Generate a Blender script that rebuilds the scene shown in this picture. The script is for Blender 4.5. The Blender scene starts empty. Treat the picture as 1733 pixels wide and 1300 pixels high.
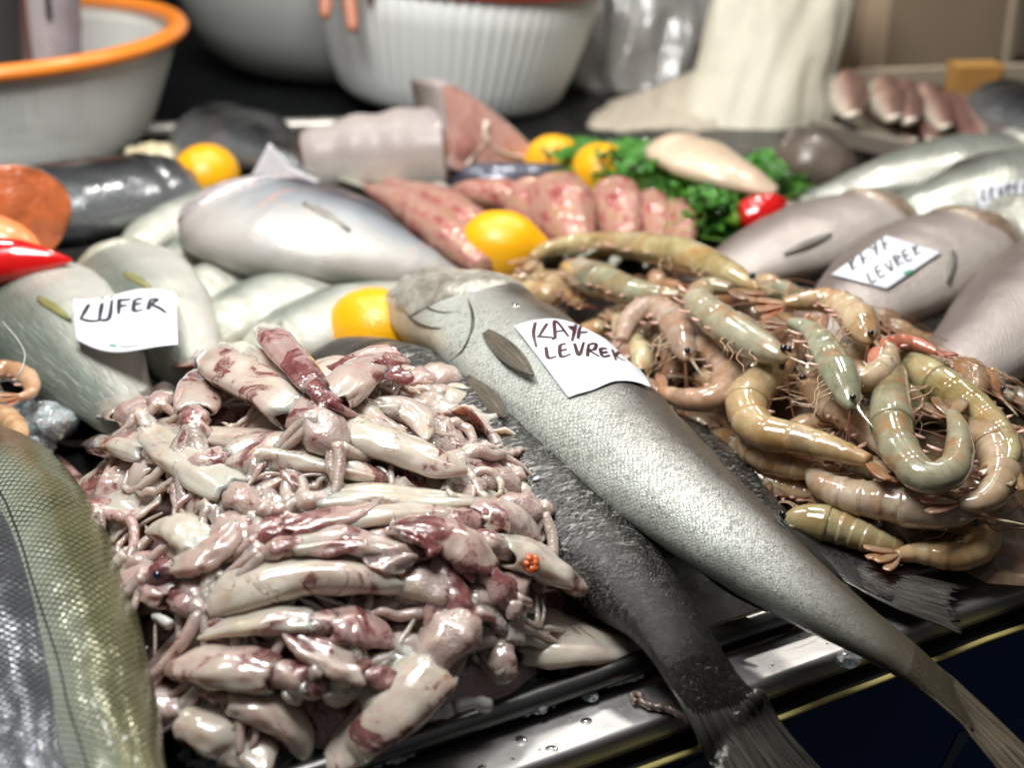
import bpy, math, random
import numpy as np
from mathutils import Vector, noise
from mathutils.bvhtree import BVHTree
random.seed(7)
SC = bpy.context.scene
COL = SC.collection
R_ = math.radians
# ------------------------------------------------------------------ camera
CH = 0.48; PITCH = R_(24.3); FP = 52/36*1733
cd = bpy.data.cameras.new('camera'); cam = bpy.data.objects.new('camera', cd); COL.objects.link(cam)
cam.location = (0, 0, CH); cam.rotation_euler = (math.pi/2-PITCH, 0, 0)
cd.lens = 52; cd.sensor_width = 36; cd.clip_start = .02; cd.clip_end = 60
cd.dof.use_dof = True; cd.dof.focus_distance = 0.87; cd.dof.aperture_fstop = 5.0
SC.camera = cam
# ------------------------------------------------------------------ light
w = bpy.data.worlds.new('World'); SC.world = w; w.use_nodes = True
nt = w.node_tree; bg = nt.nodes['Background']
tc = nt.nodes.new('ShaderNodeTexCoord'); sp = nt.nodes.new('ShaderNodeSeparateXYZ'); rp = nt.nodes.new('ShaderNodeValToRGB')
nt.links.new(tc.outputs['Generated'], sp.inputs[0]); nt.links.new(sp.outputs['Z'], rp.inputs[0]); nt.links.new(rp.outputs[0], bg.inputs[0])
rp.color_ramp.elements[0].position = 0.0; rp.color_ramp.elements[0].color = (.16, .155, .15, 1)
rp.color_ramp.elements[1].position = 0.9; rp.color_ramp.elements[1].color = (.66, .67, .68, 1)
bg.inputs[1].default_value = 0.18
def lamp(loc, tgt, size, power, col=(1, .96, .9), shape='DISK', sy=None):
    l = bpy.data.lights.new('stall_or_fill_lamp', 'AREA'); l.shape = shape; l.size = size; l.energy = power; l.color = col
    if sy: l.size_y = sy
    o = bpy.data.objects.new('stall_or_fill_lamp', l); COL.objects.link(o); o.location = loc
    o.rotation_euler = (Vector(tgt)-Vector(loc)).to_track_quat('-Z', 'Y').to_euler(); return o
lamp((.04, 2.02, 1.72), (0, .8, 0), .2, 11.5, (1, .96, .90))
lamp((.62, 1.95, 1.34), (.2, .9, 0), .14, 5, (1, .95, .88))
lamp((-.75, 1.75, 1.55), (-.2, .8, 0), .2, 7.5, (1, .98, .95))
lamp((.15, 1.15, 1.9), (0, 1.1, 0), .7, 5, (1, .98, .95))
lamp((-.25, .80, 1.15), (-.1, 2.2, 0.1), .6, 23, (1, .99, .97))  # unseen fill, added to brighten the fronts of the baskets
SC.view_settings.view_transform = 'Standard'; SC.view_settings.look = 'None'
SC.view_settings.exposure = 0.0; SC.view_settings.gamma = 1
SC.render.engine = 'CYCLES'
# ------------------------------------------------------------------ projection helpers
CAMP = Vector((0, 0, CH)); FW = Vector((0, math.cos(PITCH), -math.sin(PITCH))); UPV = Vector((0, math.sin(PITCH), math.cos(PITCH)))
def ray(px, py): return FW + Vector((1, 0, 0))*((px-866.5)/FP) - UPV*((py-650)/FP)
def P(px, py, z=0.0):
    d = ray(px, py); return CAMP + d*((z-CH)/d.z)
def PD(px, py, D): return CAMP + ray(px, py)*D
TREES = []
def hit(px, py, trees=None):
    d = ray(px, py); best = None
    for t in (trees or TREES):
        r = t.ray_cast(CAMP, d.normalized(), 10)
        if r[0] is not None and (best is None or r[3] < best[3]): best = r
    return best
# ------------------------------------------------------------------ object helpers
class MB:
    def __init__(s): s.v = []; s.f = []; s.uv = []; s.uv2 = []
    def grid(s, rows, wrap=False, uv=None, uv2=None, cap0=False, cap1=False):
        b = len(s.v); n = len(rows); m = len(rows[0])
        for r in rows: s.v += [tuple(p) for p in r]
        mm = m if wrap else m-1
        for i in range(n-1):
            for j in range(mm):
                k = (j+1) % m
                s.f.append((b+i*m+j, b+i*m+k, b+(i+1)*m+k, b+(i+1)*m+j))
                q = [(i, j), (i, j+1), (i+1, j+1), (i+1, j)]
                s.uv.append([(uv(*x) if uv else (x[0]/(n-1), x[1]/mm)) for x in q])
                s.uv2.append([(uv2(*x) if uv2 else (x[0]/(n-1), x[1]/mm)) for x in q])
        for c, i in ((cap0, 0), (cap1, n-1)):
            if c:
                f = [b+i*m+j for j in range(m)]
                if i: f.reverse()
                f.reverse(); s.f.append(tuple(f))
                s.uv.append([(uv(i, 0) if uv else (i/(n-1), 0))]*m); s.uv2.append([(i/(n-1), .5)]*m)
    def poly(s, pts, faces):
        b = len(s.v); s.v += [tuple(p) for p in pts]
        for f in faces:
            s.f.append(tuple(b+i for i in f)); s.uv.append([(0, 0)]*len(f)); s.uv2.append([(0, 0)]*len(f))
    def tube(s, pts, rad, n=8, flat=1.0, cap=True, up=Vector((0, 0, 1))):
        T = tang(pts); rows = []
        for i, p in enumerate(pts):
            r = rad[i] if hasattr(rad, '__len__') else rad
            S = T[i].cross(up)
            if S.length < 1e-4: S = Vector((1, 0, 0))
            S.normalize(); U = S.cross(T[i]).normalized()
            rows.append([p + S*(r*math.cos(a)) + U*(r*flat*math.sin(a)) for a in [2*math.pi*k/n for k in range(n)]])
        s.grid(rows, True, cap0=cap, cap1=cap)
    def box(s, c, sx, sy, sz, rz=0, bev=0):
        pts = []
        for z in (-1, 1):
            for x, y in ((-1, -1), (1, -1), (1, 1), (-1, 1)):
                X, Y = x*sx/2, y*sy/2
                pts.append(Vector((c[0]+X*math.cos(rz)-Y*math.sin(rz), c[1]+X*math.sin(rz)+Y*math.cos(rz), c[2]+z*sz/2)))
        s.poly(pts, [(3, 2, 1, 0), (4, 5, 6, 7), (0, 1, 5, 4), (1, 2, 6, 5), (2, 3, 7, 6), (3, 0, 4, 7)])
    def build(s, name, mat, parent=None, smooth=True, loc=None, color=None, reg=False, solid=0):
        o_ = parent.location.copy() if parent and not loc else (Vector(loc) if loc else Vector((0, 0, 0)))
        if parent and parent.parent: o_ = parent.matrix_parent_origin if hasattr(parent, 'x') else ORG[parent.name]
        me = bpy.data.meshes.new(name)
        me.from_pydata([(x-o_.x, y-o_.y, z-o_.z) for x, y, z in s.v], [], s.f)
        if s.uv:
            u = me.uv_layers.new(name='UVMap'); u.data.foreach_set('uv', [c for f in s.uv for q in f for c in q])
            u = me.uv_layers.new(name='Len'); u.data.foreach_set('uv', [c for f in s.uv2 for q in f for c in q])
        me.polygons.foreach_set('use_smooth', [smooth]*len(me.polygons)); me.update()
        me.materials.append(mat)
        o = bpy.data.objects.new(name, me); COL.objects.link(o)
        if parent: o.parent = parent; ORG[o.name] = o_
        else: o.location = o_; ORG[o.name] = o_
        if color: o.color = color
        if solid:
            md = o.modifiers.new('thickness', 'SOLIDIFY'); md.thickness = solid; md.offset = 0
        if reg: TREES.append(BVHTree.FromPolygons([Vector(p) for p in s.v], s.f))
        return o
ORG = {}
def thing(name, label, cat, loc, group=None):
    o = bpy.data.objects.new(name, None); COL.objects.link(o); o.location = loc; o.empty_display_size = .02
    ORG[o.name] = Vector(loc); tag(o, label, cat, group); return o
def tag(o, label=None, cat=None, group=None, kind=None):
    if label: o['label'] = label
    if cat: o['category'] = cat
    if group: o['group'] = group
    if kind: o['kind'] = kind
    return o
def part(mb, name, mat, par, **k):
    """child mesh of a top-level Empty or of a part (vertices given in world space)"""
    o_ = ORG[par.name]
    me_o = mb.build(name, mat, None, loc=o_, **k)
    me_o.location = (0, 0, 0); me_o.parent = par
    ORG[me_o.name] = o_
    return me_o
def solo(mb, name, mat, label=None, cat=None, group=None, kind=None, loc=None, **k):
    if loc is None:
        a = np.array(mb.v); loc = ((a[:, 0].min()+a[:, 0].max())/2, (a[:, 1].min()+a[:, 1].max())/2, a[:, 2].min())
    return tag(mb.build(name, mat, None, loc=loc, **k), label, cat, group, kind)
def tang(pts):
    n = len(pts); return [(pts[min(i+1, n-1)]-pts[max(i-1, 0)]).normalized() for i in range(n)]
def cr(pts, n):
    """Catmull-Rom through pts, n samples evenly by length"""
    p = [np.array(tuple(q), float) for q in pts]
    if len(p) == 2: return [Vector(p[0]+(p[1]-p[0])*i/(n-1)) for i in range(n)]
    p = [2*p[0]-p[1]]+p+[2*p[-1]-p[-2]]; out = []
    for i in range(1, len(p)-2):
        for k in range(20):
            t = k/20; a, b, c, d = p[i-1:i+3]
            out.append(.5*((2*b)+(-a+c)*t+(2*a-5*b+4*c-d)*t*t+(-a+3*b-3*c+d)*t**3))
    out.append(p[-2]); out = np.array(out)
    s = np.concatenate([[0], np.cumsum(np.linalg.norm(np.diff(out[:, :3], axis=0), axis=1))])
    q = np.linspace(0, s[-1], n)
    r = np.stack([np.interp(q, s, out[:, k]) for k in range(out.shape[1])], 1)
    return [Vector(x) for x in r]
def ip(x, xs, ys): return float(np.interp(x, xs, ys))
def nz(p, s, sd=0): return noise.noise(Vector((p[0]*s+sd, p[1]*s+sd*1.7, p[2]*s-sd)))
# ------------------------------------------------------------------ material helpers
class N:
    def __init__(s, name):
        s.m = bpy.data.materials.new(name); s.m.use_nodes = True; s.t = s.m.node_tree; s.b = s.t.nodes['Principled BSDF']
    def n(s, typ, **k):
        x = s.t.nodes.new('ShaderNode'+typ)
        for a, v in k.items(): setattr(x, a, v)
        return x
    def l(s, a, b): s.t.links.new(a, b)
    def set(s, **k):
        for a, v in k.items():
            i = s.b.inputs[a.replace('_', ' ')]
            if a == 'Normal': s.l(v, s.b.inputs['Coat Normal'])
            if hasattr(v, 'is_output') or isinstance(v, bpy.types.NodeSocket): s.l(v, i)
            else: i.default_value = (*v, 1) if isinstance(v, tuple) and len(v) == 3 and i.type == 'RGBA' else v
        return s
    def coord(s, rnd=True):
        c = s.n('TexCoord').outputs['Object']
        if not rnd: return c
        oi = s.n('ObjectInfo'); v = s.n('VectorMath', operation='MULTIPLY_ADD'); cm = s.n('CombineXYZ')
        for i in range(3): s.l(oi.outputs['Random'], cm.inputs[i])
        s.l(cm.outputs[0], v.inputs[0]); v.inputs[1].default_value = (13, 7, 29); s.l(c, v.inputs[2]); return v.outputs[0]
    def noise(s, scale, co=None, det=3, rough=.5, dist=0):
        x = s.n('TexNoise'); x.inputs['Scale'].default_value = scale; x.inputs['Detail'].default_value = det
        x.inputs['Roughness'].default_value = rough; x.inputs['Distortion'].default_value = dist
        if co is not None: s.l(co, x.inputs['Vector'])
        return x.outputs['Fac']
    def vor(s, scale, co=None, feat='F1', rnd=1):
        x = s.n('TexVoronoi', feature=feat); x.inputs['Scale'].default_value = scale
        x.inputs['Randomness'].default_value = rnd
        if co is not None: s.l(co, x.inputs['Vector'])
        return x.outputs['Distance']
    def ramp(s, f, st, interp='LINEAR'):
        x = s.n('ValToRGB'); r = x.color_ramp; r.interpolation = interp
        while len(r.elements) < len(st): r.elements.new(.5)
        for e, (p, c) in zip(r.elements, st):
            e.position = p; e.color = (*c, 1) if isinstance(c, tuple) else (c, c, c, 1)
        s.l(f, x.inputs[0]); return x.outputs[0]
    def math(s, op, a, b=None, c=None, clamp=False):
        x = s.n('Math', operation=op); x.use_clamp = clamp
        for i, v in enumerate((a, b, c)):
            if v is None: continue
            if isinstance(v, (int, float)): x.inputs[i].default_value = v
            else: s.l(v, x.inputs[i])
        return x.outputs[0]
    def mix(s, f, a, b, mode='MIX'):
        x = s.n('Mix', data_type='RGBA', blend_type=mode)
        for i, v in ((0, f), (6, a), (7, b)):
            if isinstance(v, (int, float)): x.inputs[i].default_value = v
            elif isinstance(v, tuple): x.inputs[i].default_value = (*v, 1)
            else: s.l(v, x.inputs[i])
        return x.outputs[2]
    def bump(s, h, st=.3, dist=.001, prev=None):
        x = s.n('Bump'); x.inputs['Strength'].default_value = st; x.inputs['Distance'].default_value = dist
        s.l(h, x.inputs['Height'])
        if prev is not None: s.l(prev, x.inputs['Normal'])
        return x.outputs[0]
def plain(name, col, rough=.5, metal=0, coat=0, nscale=0, namp=.15, bscale=0, bst=.2, bd=.001, sss=0, rnd=False):
    m = N(name); co = m.coord(rnd)
    c = col
    if nscale:
        f = m.noise(nscale, co, 5, .6); c = m.mix(f, tuple(x*(1-namp) for x in col), tuple(min(1, x*(1+namp)) for x in col))
    m.set(Base_Color=c, Roughness=rough, Metallic=metal, Coat_Weight=coat, Coat_Roughness=.08)
    if bscale: m.set(Normal=m.bump(m.noise(bscale, co, 4), bst, bd))
    if sss: m.set(Subsurface_Weight=sss, Subsurface_Scale=.01)
    return m.m
# ------------------------------------------------------------------ fish
def fish_mat(name, belly, side, back, n=40, net=.5, netcol=(.03, .03, .025), bump=.5, rough=.28, metal=.45, head=None, wav=.25,
             stain=None, scap=1.0, sc_bright=.25, split=(.12, .45, .8), nsc=8, blotch=.25, fine=0, coat=.3, tailcol=None, lat=0, dash=None):
    m = N(name)
    uv = m.n('UVMap', uv_map='UVMap').outputs[0]; ln = m.n('UVMap', uv_map='Len').outputs[0]
    s1 = m.n('SeparateXYZ'); m.l(ln, s1.inputs[0]); t, v = s1.outputs[0], s1.outputs[1]
    wv = m.math('MULTIPLY', m.math('ABSOLUTE', m.math('SUBTRACT', v, .5)), 2)          # 0 belly .. 1 back
    co = m.coord(True)
    big = m.noise(nsc, co, 4, .6)
    wv2 = m.math('ADD', wv, m.math('MULTIPLY', m.math('SUBTRACT', big, .5), .3))
    c = m.ramp(wv2, [(0, belly), (split[0], belly), (split[1], side), (split[2], back)])
    c = m.mix(m.math('MULTIPLY', m.noise(nsc*6, co, 5, .7), blotch), c, m.mix(.5, c, (.9, .9, .9), 'MULTIPLY'))
    # scale lattice
    nv = m.n('TexNoise'); nv.inputs['Scale'].default_value = n*.55; nv.inputs['Detail'].default_value = 2; m.l(uv, nv.inputs['Vector'])
    vm = m.n('VectorMath', operation='MULTIPLY_ADD'); m.l(nv.outputs['Color'], vm.inputs[0]); vm.inputs[1].default_value = (wav/n,)*3; m.l(uv, vm.inputs[2])
    s2 = m.n('SeparateXYZ'); m.l(vm.outputs[0], s2.inputs[0])
    U = m.math('MULTIPLY', s2.outputs[0], n); V = m.math('MULTIPLY', s2.outputs[1], n)
    a = m.math('ABSOLUTE', m.math('SUBTRACT', m.math('FRACT', m.math('ADD', U, V)), .5))
    b = m.math('ABSOLUTE', m.math('SUBTRACT', m.math('FRACT', m.math('SUBTRACT', U, V)), .5))
    e = m.math('MAXIMUM', a, b)                                                       # .5 on the net lines
    fa = m.math('FRACT', m.math('ADD', U, V)); fb = m.math('FRACT', m.math('SUBTRACT', U, V))
    over = m.math('MULTIPLY', m.math('ADD', fa, fb), .5)                              # rises towards the free rim of each scale
    notHead = m.ramp(m.math('ADD', t, m.math('MULTIPLY', m.noise(30, co), .05)), [(.17, 0.0), (.26, 1.0)])
    vary = m.ramp(m.noise(nsc*3, co, 3, .6), [(.3, .35), (.65, 1.0)])
    edge = m.math('MULTIPLY', m.math('MULTIPLY', m.ramp(e, [(.34, 0.0), (.45, 1.0)]), notHead), vary)
    c2 = m.mix(m.math('MULTIPLY', edge, net), c, netcol)
    c2 = m.mix(m.math('MULTIPLY', m.math('MULTIPLY', over, sc_bright), notHead), c2, m.mix(1.0, c2, (1.7, 1.7, 1.7), 'MULTIPLY'))
    hd = None
    if dash:
        (du, dv, dcol, lo, hi, amt) = dash
        mp = m.n('Mapping'); mp.inputs['Scale'].default_value = (n*du, n*dv, 1); m.l(uv, mp.inputs['Vector'])
        df = m.noise(1.0, mp.outputs[0], 2, .5, 1.1); dm = m.math('MULTIPLY', m.ramp(df, [(lo, 0.0), (hi, 1.0)]), notHead)
        c2 = m.mix(m.math('MULTIPLY', dm, m.math('MULTIPLY', vary, amt)), c2, dcol); hd = dm
    if head: c2 = m.mix(m.math('MULTIPLY', m.math('SUBTRACT', 1, notHead), .88), c2, head)
    if lat: c2 = m.mix(m.ramp(m.math('ABSOLUTE', m.math('SUBTRACT', wv, m.math('ADD', lat, m.math('MULTIPLY', m.math('SUBTRACT', m.noise(25, co), .5), .03)))), [(.004, .8), (.012, 0.0)]), c2, (.03, .025, .02))
    if tailcol: c2 = m.mix(m.ramp(m.math('ADD', t, m.math('MULTIPLY', m.noise(40, co), .06)), [(.82, 0.0), (1.0, 1.0)]), c2, tailcol)
    if stain:
        sf = m.ramp(m.noise(22, co, 5, .7, 1.0), [(.58, 0.0), (.68, 1.0)])
        c2 = m.mix(m.math('MULTIPLY', sf, .6), c2, stain)
    h = m.math('ADD', m.math('MULTIPLY', m.math('SUBTRACT', over, m.math('MULTIPLY', e, .8)), notHead), m.math('MULTIPLY', m.noise(260, co, 3), .25))
    nrm = m.bump(h, bump, .0012)
    if fine:
        st = m.n('Mapping'); st.inputs['Scale'].default_value = (n*.9, n*2.6, 1); m.l(uv, st.inputs['Vector'])
        nrm = m.bump(m.noise(1.0, st.outputs[0], 3, .6, .8), fine, .0012, nrm)
    if hd is not None: nrm = m.bump(hd, .5, .001, nrm)
    nrm = m.bump(m.noise(35, co, 3), .25, .004, nrm)
    rr = m.math('ADD', m.math('MULTIPLY', m.noise(nsc*5, co, 4), .25), rough-.12)
    m.set(Base_Color=c2, Metallic=metal, Roughness=rr, Normal=nrm, Coat_Weight=coat, Coat_Roughness=.13, Coat_Normal=m.bump(m.noise(n*2.2, uv, 3, .7) if fine else over, .45, .0012, m.bump(m.noise(40, co, 3), .3, .004)))
    return m.m
def fin_mat(name, a, b, rough=.25):
    m = N(name); ln = m.n('UVMap', uv_map='UVMap').outputs[0]; s1 = m.n('SeparateXYZ'); m.l(ln, s1.inputs[0])
    co = m.coord()
    mp = m.n('Mapping'); mp.inputs['Scale'].default_value = (3, 40, 1); m.l(ln, mp.inputs['Vector'])
    f = m.noise(1.0, mp.outputs[0], 4, .65)
    c = m.mix(m.ramp(f, [(.35, 0.0), (.62, 1.0)]), a, b)
    m.set(Base_Color=c, Roughness=rough, Coat_Weight=.7, Coat_Roughness=.15, Metallic=.1, Normal=m.bump(f, .8, .0015)); return m.m
PROF_T = [0, .02, .06, .12, .2, .3, .4, .52, .65, .78, .9, 1]
PROF_M = [.10, .30, .48, .68, .86, .97, 1, .94, .76, .53, .33, .27]
M_eye = plain('eye_black', (.006, .006, .007), .05, coat=1)
M_iris = plain('iris_silver', (.5, .45, .32), .2, metal=.5, coat=1)
def eyeball(par, c, r, nrm, gold=True):
    """iris disc with the black pupil as its sub-part"""
    nrm = nrm.normalized(); ax = nrm.orthogonal().normalized(); ay = nrm.cross(ax)
    def dome(rad, hh, off):
        mb = MB(); rows = []
        for i in range(7):
            a = i/6*math.pi/2
            rows.append([c+nrm*(off+hh*math.cos(a)) + (ax*math.cos(b)+ay*math.sin(b))*(rad*max(.001, math.sin(a))) for b in [k*2*math.pi/20 for k in range(20)]])
        mb.grid(rows, True); return mb
    e = part(dome(r, r*.45, -r*.1), 'eye', M_iris if gold else M_eye, par)
    if gold: part(dome(r*.55, r*.5, 0), 'pupil', M_eye, e)
def make_fish(name, label, cat, spine, A, B, mat, finm, side=-1, roll=0.0, group=None, prof=None, tail=None, eye=True, gill=True,
              nth=48, ns=110, dorsal=None, anal=None, mouth=True, gillamp=.055, gillm=None, reg=True, wob=.0015, taillen=None, tailw=None, cut=False, eyer=.006):
    C = cr(spine, ns) if not isinstance(spine[0], Vector) or True else spine
    T = tang(C); pt, pm = prof or (PROF_T, PROF_M)
    L = sum((C[i+1]-C[i]).length for i in range(ns-1))
    rows = []; FR = []; us = [0]
    aa = []
    for i in range(ns):
        t = i/(ns-1); k = ip(t, pt, pm)
        a = A*k; b = B*(k**.85 if t > .4 else k**.9)*(1-.45*max(0, (t-.84)/.16)**1.2)
        S = T[i].cross(Vector((0, 0, 1))).normalized(); U = S.cross(T[i]).normalized()
        rr = roll if not hasattr(roll, '__len__') else ip(t, *roll)
        Dv = S*(side*math.cos(rr)) + U*math.sin(rr); Lv = U*math.cos(rr) - S*(side*math.sin(rr))
        FR.append((C[i], T[i], Dv, Lv, a, b)); aa.append(a)
        row = []
        for j in range(nth):
            th = 2*math.pi*j/nth
            ca, sa = math.cos(th), math.sin(th)
            ex = 1.0 + .18*ca*ca
            x = a*ca*ex*.9; y = b*(abs(sa)**.9)*(1 if sa > 0 else -1)
            p = C[i] + Dv*x + Lv*y; nr = (Dv*(ca/a)+Lv*(sa/b)).normalized()
            d = wob*nz(p, 28, 3) + wob*.5*nz(p, 70, 9)
            if gill:
                tg = .235 - .045*ca*ca + .02*ca
                d += (gillamp*A) * (1/(1+math.exp(-(tg-t)*220))) * min(1, t/.06)*abs(sa)
                tg2 = .15-.02*ca; d += .03*A*math.exp(-((t-tg2)/.008)**2)*abs(sa)*-1
            if gillamp > .06: d += .028*A*math.sin(t*210+ca*5+sa)*max(0, 1-t/.15)*min(1, t/.02)*(1 if ca < .3 else 0)
            if mouth:
                # mouth slit runs back from the snout a little below the middle
                d -= .13*A*math.exp(-((ca+.25+t*2.2)/.10)**2)*max(0, 1-t/.10)*min(1, t/.012)
                d -= .06*A*math.exp(-((ca+.75)/.08)**2)*max(0, 1-t/.17)
            row.append(p+nr*d)
        rows.append(row)
        if i: us.append(us[-1] + L/(ns-1)/(2*math.pi*math.sqrt((a*a+b*b)/2)+1e-4))
    C1, T1, D1, L1, a1, b1 = FR[-1]; tfin = None
    if tail is not False and not cut:
        if tail is None:
            tl = taillen or A*1.5; tw = tailw or A*.85
            tp = [FR[-9][0], C1+T1*tl*.35, C1+T1*tl*.7, C1+T1*tl]; th = [a1*.95, tw*.6, tw*.85, tw]
        else: tp = [FR[-9][0]]+[t[0] for t in tail]; th = [a1*.95]+[t[1] for t in tail]
        nr_, na = 40, 45
        q = cr(tp, nr_); th[0] = FR[-9][4]*.93; TT = tang(q); rws = []; lenq = tl_(q); ft0 = None
        for i in range(nr_):
            t = i/(nr_-1); hw = ip(t, [k/(len(th)-1) for k in range(len(th))], th)
            Sx = (D1 - TT[i]*D1.dot(TT[i])).normalized(); Nx = TT[i].cross(Sx).normalized()
            if Nx.dot(L1) < 0: Nx = -Nx
            r2 = []
            for j in range(na):
                s = j/(na-1)*2-1
                rag = .10*abs(s)**2 - .05 + .025*math.sin(j*2.3)+.02*math.sin(j*5.1)
                r2.append(q[i] + Sx*(s*hw) + TT[i]*(lenq*rag*t*t) + Nx*(.0009*math.sin(j*math.pi)*t + .0010*(j % 2)*t**.5 + .004*math.sin(s*3+1)*t*t))
            rws.append(r2)
            d0 = (q[i]-C1).dot(T1)
            if tail is not None and d0 > 0 and t < .66:
                ft0 = t if ft0 is None else ft0; f = (t-ft0)/(.66-ft0); bb = b1*(1-f)**1.5+.0001; aa_ = hw*(.99-.25*max(0, f-.4))
                rows.append([q[i]+Sx*(aa_*math.cos(2*math.pi*j/nth)*(1+.04*math.sin(j*2.1)*f)) + Nx*(bb*math.sin(2*math.pi*j/nth)+.0012*nz((i*.02, j*.11, 0), 60, 5)*f) for j in range(nth)])
                us.append(us[-1]+.006); 
        tfin = rws
        if tail is not None:
            for _ in range(14):
                old = [[p.copy() for p in r] for r in rows[ns-18:]]
                for a_ in range(1, min(len(old)-1, 30)):
                    for j in range(nth): rows[ns-18+a_][j] = old[a_][j]*.5+(old[a_-1][j]+old[a_+1][j])*.25
    mb = MB(); nrw = len(rows)
    mb.grid(rows, True, uv=lambda i, j: (us[i], j/nth), uv2=lambda i, j: (i/(ns-1), j/nth), cap0=True, cap1=True)
    base = Vector((C[ns//2].x, C[ns//2].y, C[ns//2].z-B))
    root = thing(name, label, cat, base, group)
    body = part(mb, 'body', mat, root, reg=reg)
    if tfin:
        mb = MB(); mb.grid(tfin); part(mb, 'caudal_fin', finm, root, reg=reg, solid=.0012)
    if gill and gillm:
        for nm, t0, te, w0, w1, lf in (('gill_cover', .085, .125, .06, .97, .042), ('gill_plate', .03, .06, .10, .90, .03)):
            g = []
            for s_ in range(19):
                s = s_/18; row = []
                for w_ in range(33):
                    w = w_/32; th_ = (w0+(w1-w0)*w)*math.pi; tt = t0+(te-t0+te*.9*math.sin(math.pi*w)**.75)*s
                    fi = tt*(ns-1); i_ = min(ns-2, int(fi)); fj = th_/(2*math.pi)*nth; j_ = int(fj); A0 = rows[i_][j_ % nth].lerp(rows[i_][(j_+1) % nth], fj-j_); A1 = rows[i_+1][j_ % nth].lerp(rows[i_+1][(j_+1) % nth], fj-j_)
                    p = A0.lerp(A1, fi-i_); nn_ = (p-FR[i_][0]).normalized()
                    e_ = min(1, (1-s)*7, (w)*9, (1-w)*9, s*4+.2)
                    row.append(p+nn_*(A*lf*(e_**.5)-.0004+A*.012*math.sin(w*9+s*5)*e_))
                g.append(row)
            mb = MB(); mb.grid(g); part(mb, nm, gillm, root)
    # median fins
    for nm, spec, sg in (('dorsal_fin', dorsal, 1), ('anal_fin', anal, -1)):
        if not spec: continue
        t0, t1, hh = spec; n_ = 36; rws = [[], [], [], []]
        for k in range(n_):
            t = t0+(t1-t0)*k/(n_-1); C0, T0, D0, L0, a, b = FR[min(ns-1, int(t*(ns-1)))]
            h = hh*math.sin(math.pi*min(1, .12+.88*k/(n_-1)))**.6*(1 if k % 2 else .82)
            for q, f in enumerate((-.25, .25, .65, 1)):
                rws[q].append(C0+D0*(sg*(a*1.05*(1 if f > 0 else .85) + h*max(0, f))) + T0*(h*.7*max(0, f)) + L0*(.0012*(k % 2)))
        mb = MB(); mb.grid(rws, uv=lambda i, j: (i/3, j/n_*1.0)); part(mb, nm, finm, root, solid=.0008)
    if eye:
        i = int(.10*(ns-1)); C0, T0, D0, L0, a, b = FR[i]
        c = C0+D0*(a*.42)+L0*(b*.86); eyeball(root, c, eyer, (L0+D0*.35))
    return root, FR, rows
def tl_(q): return (q[-1]-q[0]).length
def surf(FR, rows, px, py):
    """nearest camera-facing surface sample (i, j) of a lofted body under a pixel"""
    best = None
    for i, r in enumerate(rows[:len(FR)]):
        for j, p in enumerate(r):
            d = p-CAMP; D = d.dot(FW); x = 866.5+FP*d.x/D; y = 650-FP*d.dot(UPV)/D
            C0 = FR[i][0]
            if (p-C0).dot(CAMP-C0) < 0: continue
            q = (x-px)**2+(y-py)**2
            if best is None or q < best[0]: best = (q, i, j)
    return best[1], best[2]
def leaf_fin(par, name, mat, b0, tip, width, nrm, curve=.004, n=9, m=15, thick=.0009):
    """a folded fin: leaf outline with raised rays"""
    ax = tip-b0; L = ax.length; ax = ax/L; sd = ax.cross(nrm).normalized(); nn = sd.cross(ax)
    rows = []
    for i in range(m):
        t = i/(m-1); hw = width*(.40+2.3*t-.9*t*t)*.8*max(0, 1-t**1.9)**.95 + .0003
        rows.append([b0+ax*(L*t)+sd*(hw*(2*j/(n-1)-1)) + nn*(.0011*(j % 2)+curve*math.sin(t*math.pi)*(1-abs(2*j/(n-1)-1)**2)) for j in range(n)])
    mb = MB(); mb.grid(rows); return part(mb, name, mat, par, solid=thick)
# ------------------------------------------------------------------ setting: counter
EDGE = P(570, 1300, .006); e2 = Vector((math.cos(R_(29)), math.sin(R_(29)), 0)); n2 = Vector((-e2.y, e2.x, 0))
def CO(a, b, z): return Vector((EDGE.x, EDGE.y, 0)) + e2*a + n2*b + Vector((0, 0, z))
m = N('tray_black_steel'); co = m.coord(False)
m.set(Specular_IOR_Level=.3, Base_Color=m.mix(m.noise(9, co, 5), (.003, .0035, .004), (.014, .015, .016)), Metallic=.0, Roughness=m.math('ADD', m.math('MULTIPLY', m.noise(30, co, 4), .3), .12), Normal=m.bump(m.noise(45, co, 4), .3, .002))
M_tray = m.m
m = N('brushed_steel'); co = m.coord(False)
mp = m.n('Mapping'); mp.inputs['Rotation'].default_value = (0, 0, -R_(29)); mp.inputs['Scale'].default_value = (6, 260, 260); m.l(co, mp.inputs['Vector'])
br = m.noise(1.0, mp.outputs[0], 4, .6)
dr = m.ramp(m.noise(38, co, 5, .65), [(.52, 0.0), (.7, 1.0)])
sm = m.noise(14, co, 5, .65, .6)
c = m.mix(br, (.50, .495, .485), (.62, .61, .60)); c = m.mix(m.math('MULTIPLY', m.ramp(sm, [(.45, 0.0), (.75, 1.0)]), .45), c, (.22, .2, .18))
m.set(Base_Color=c, Metallic=1.0, Roughness=m.math('ADD', m.math('MULTIPLY', sm, .3), m.math('ADD', .31, m.math('MULTIPLY', dr, .12))),
      Normal=m.bump(br, .06, .0006, m.bump(m.noise(300, co, 2), .12, .0004, m.bump(dr, .12, .0006))))
M_steel = m.m
M_dsteel = plain('dark_steel', (.22, .22, .215), .3, metal=1, nscale=30, namp=.4, bscale=60, bst=.2)
M_navy = plain('navy_board', (.007, .035, .14), .45, nscale=4, namp=.3, bscale=14, bst=.1)
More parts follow.
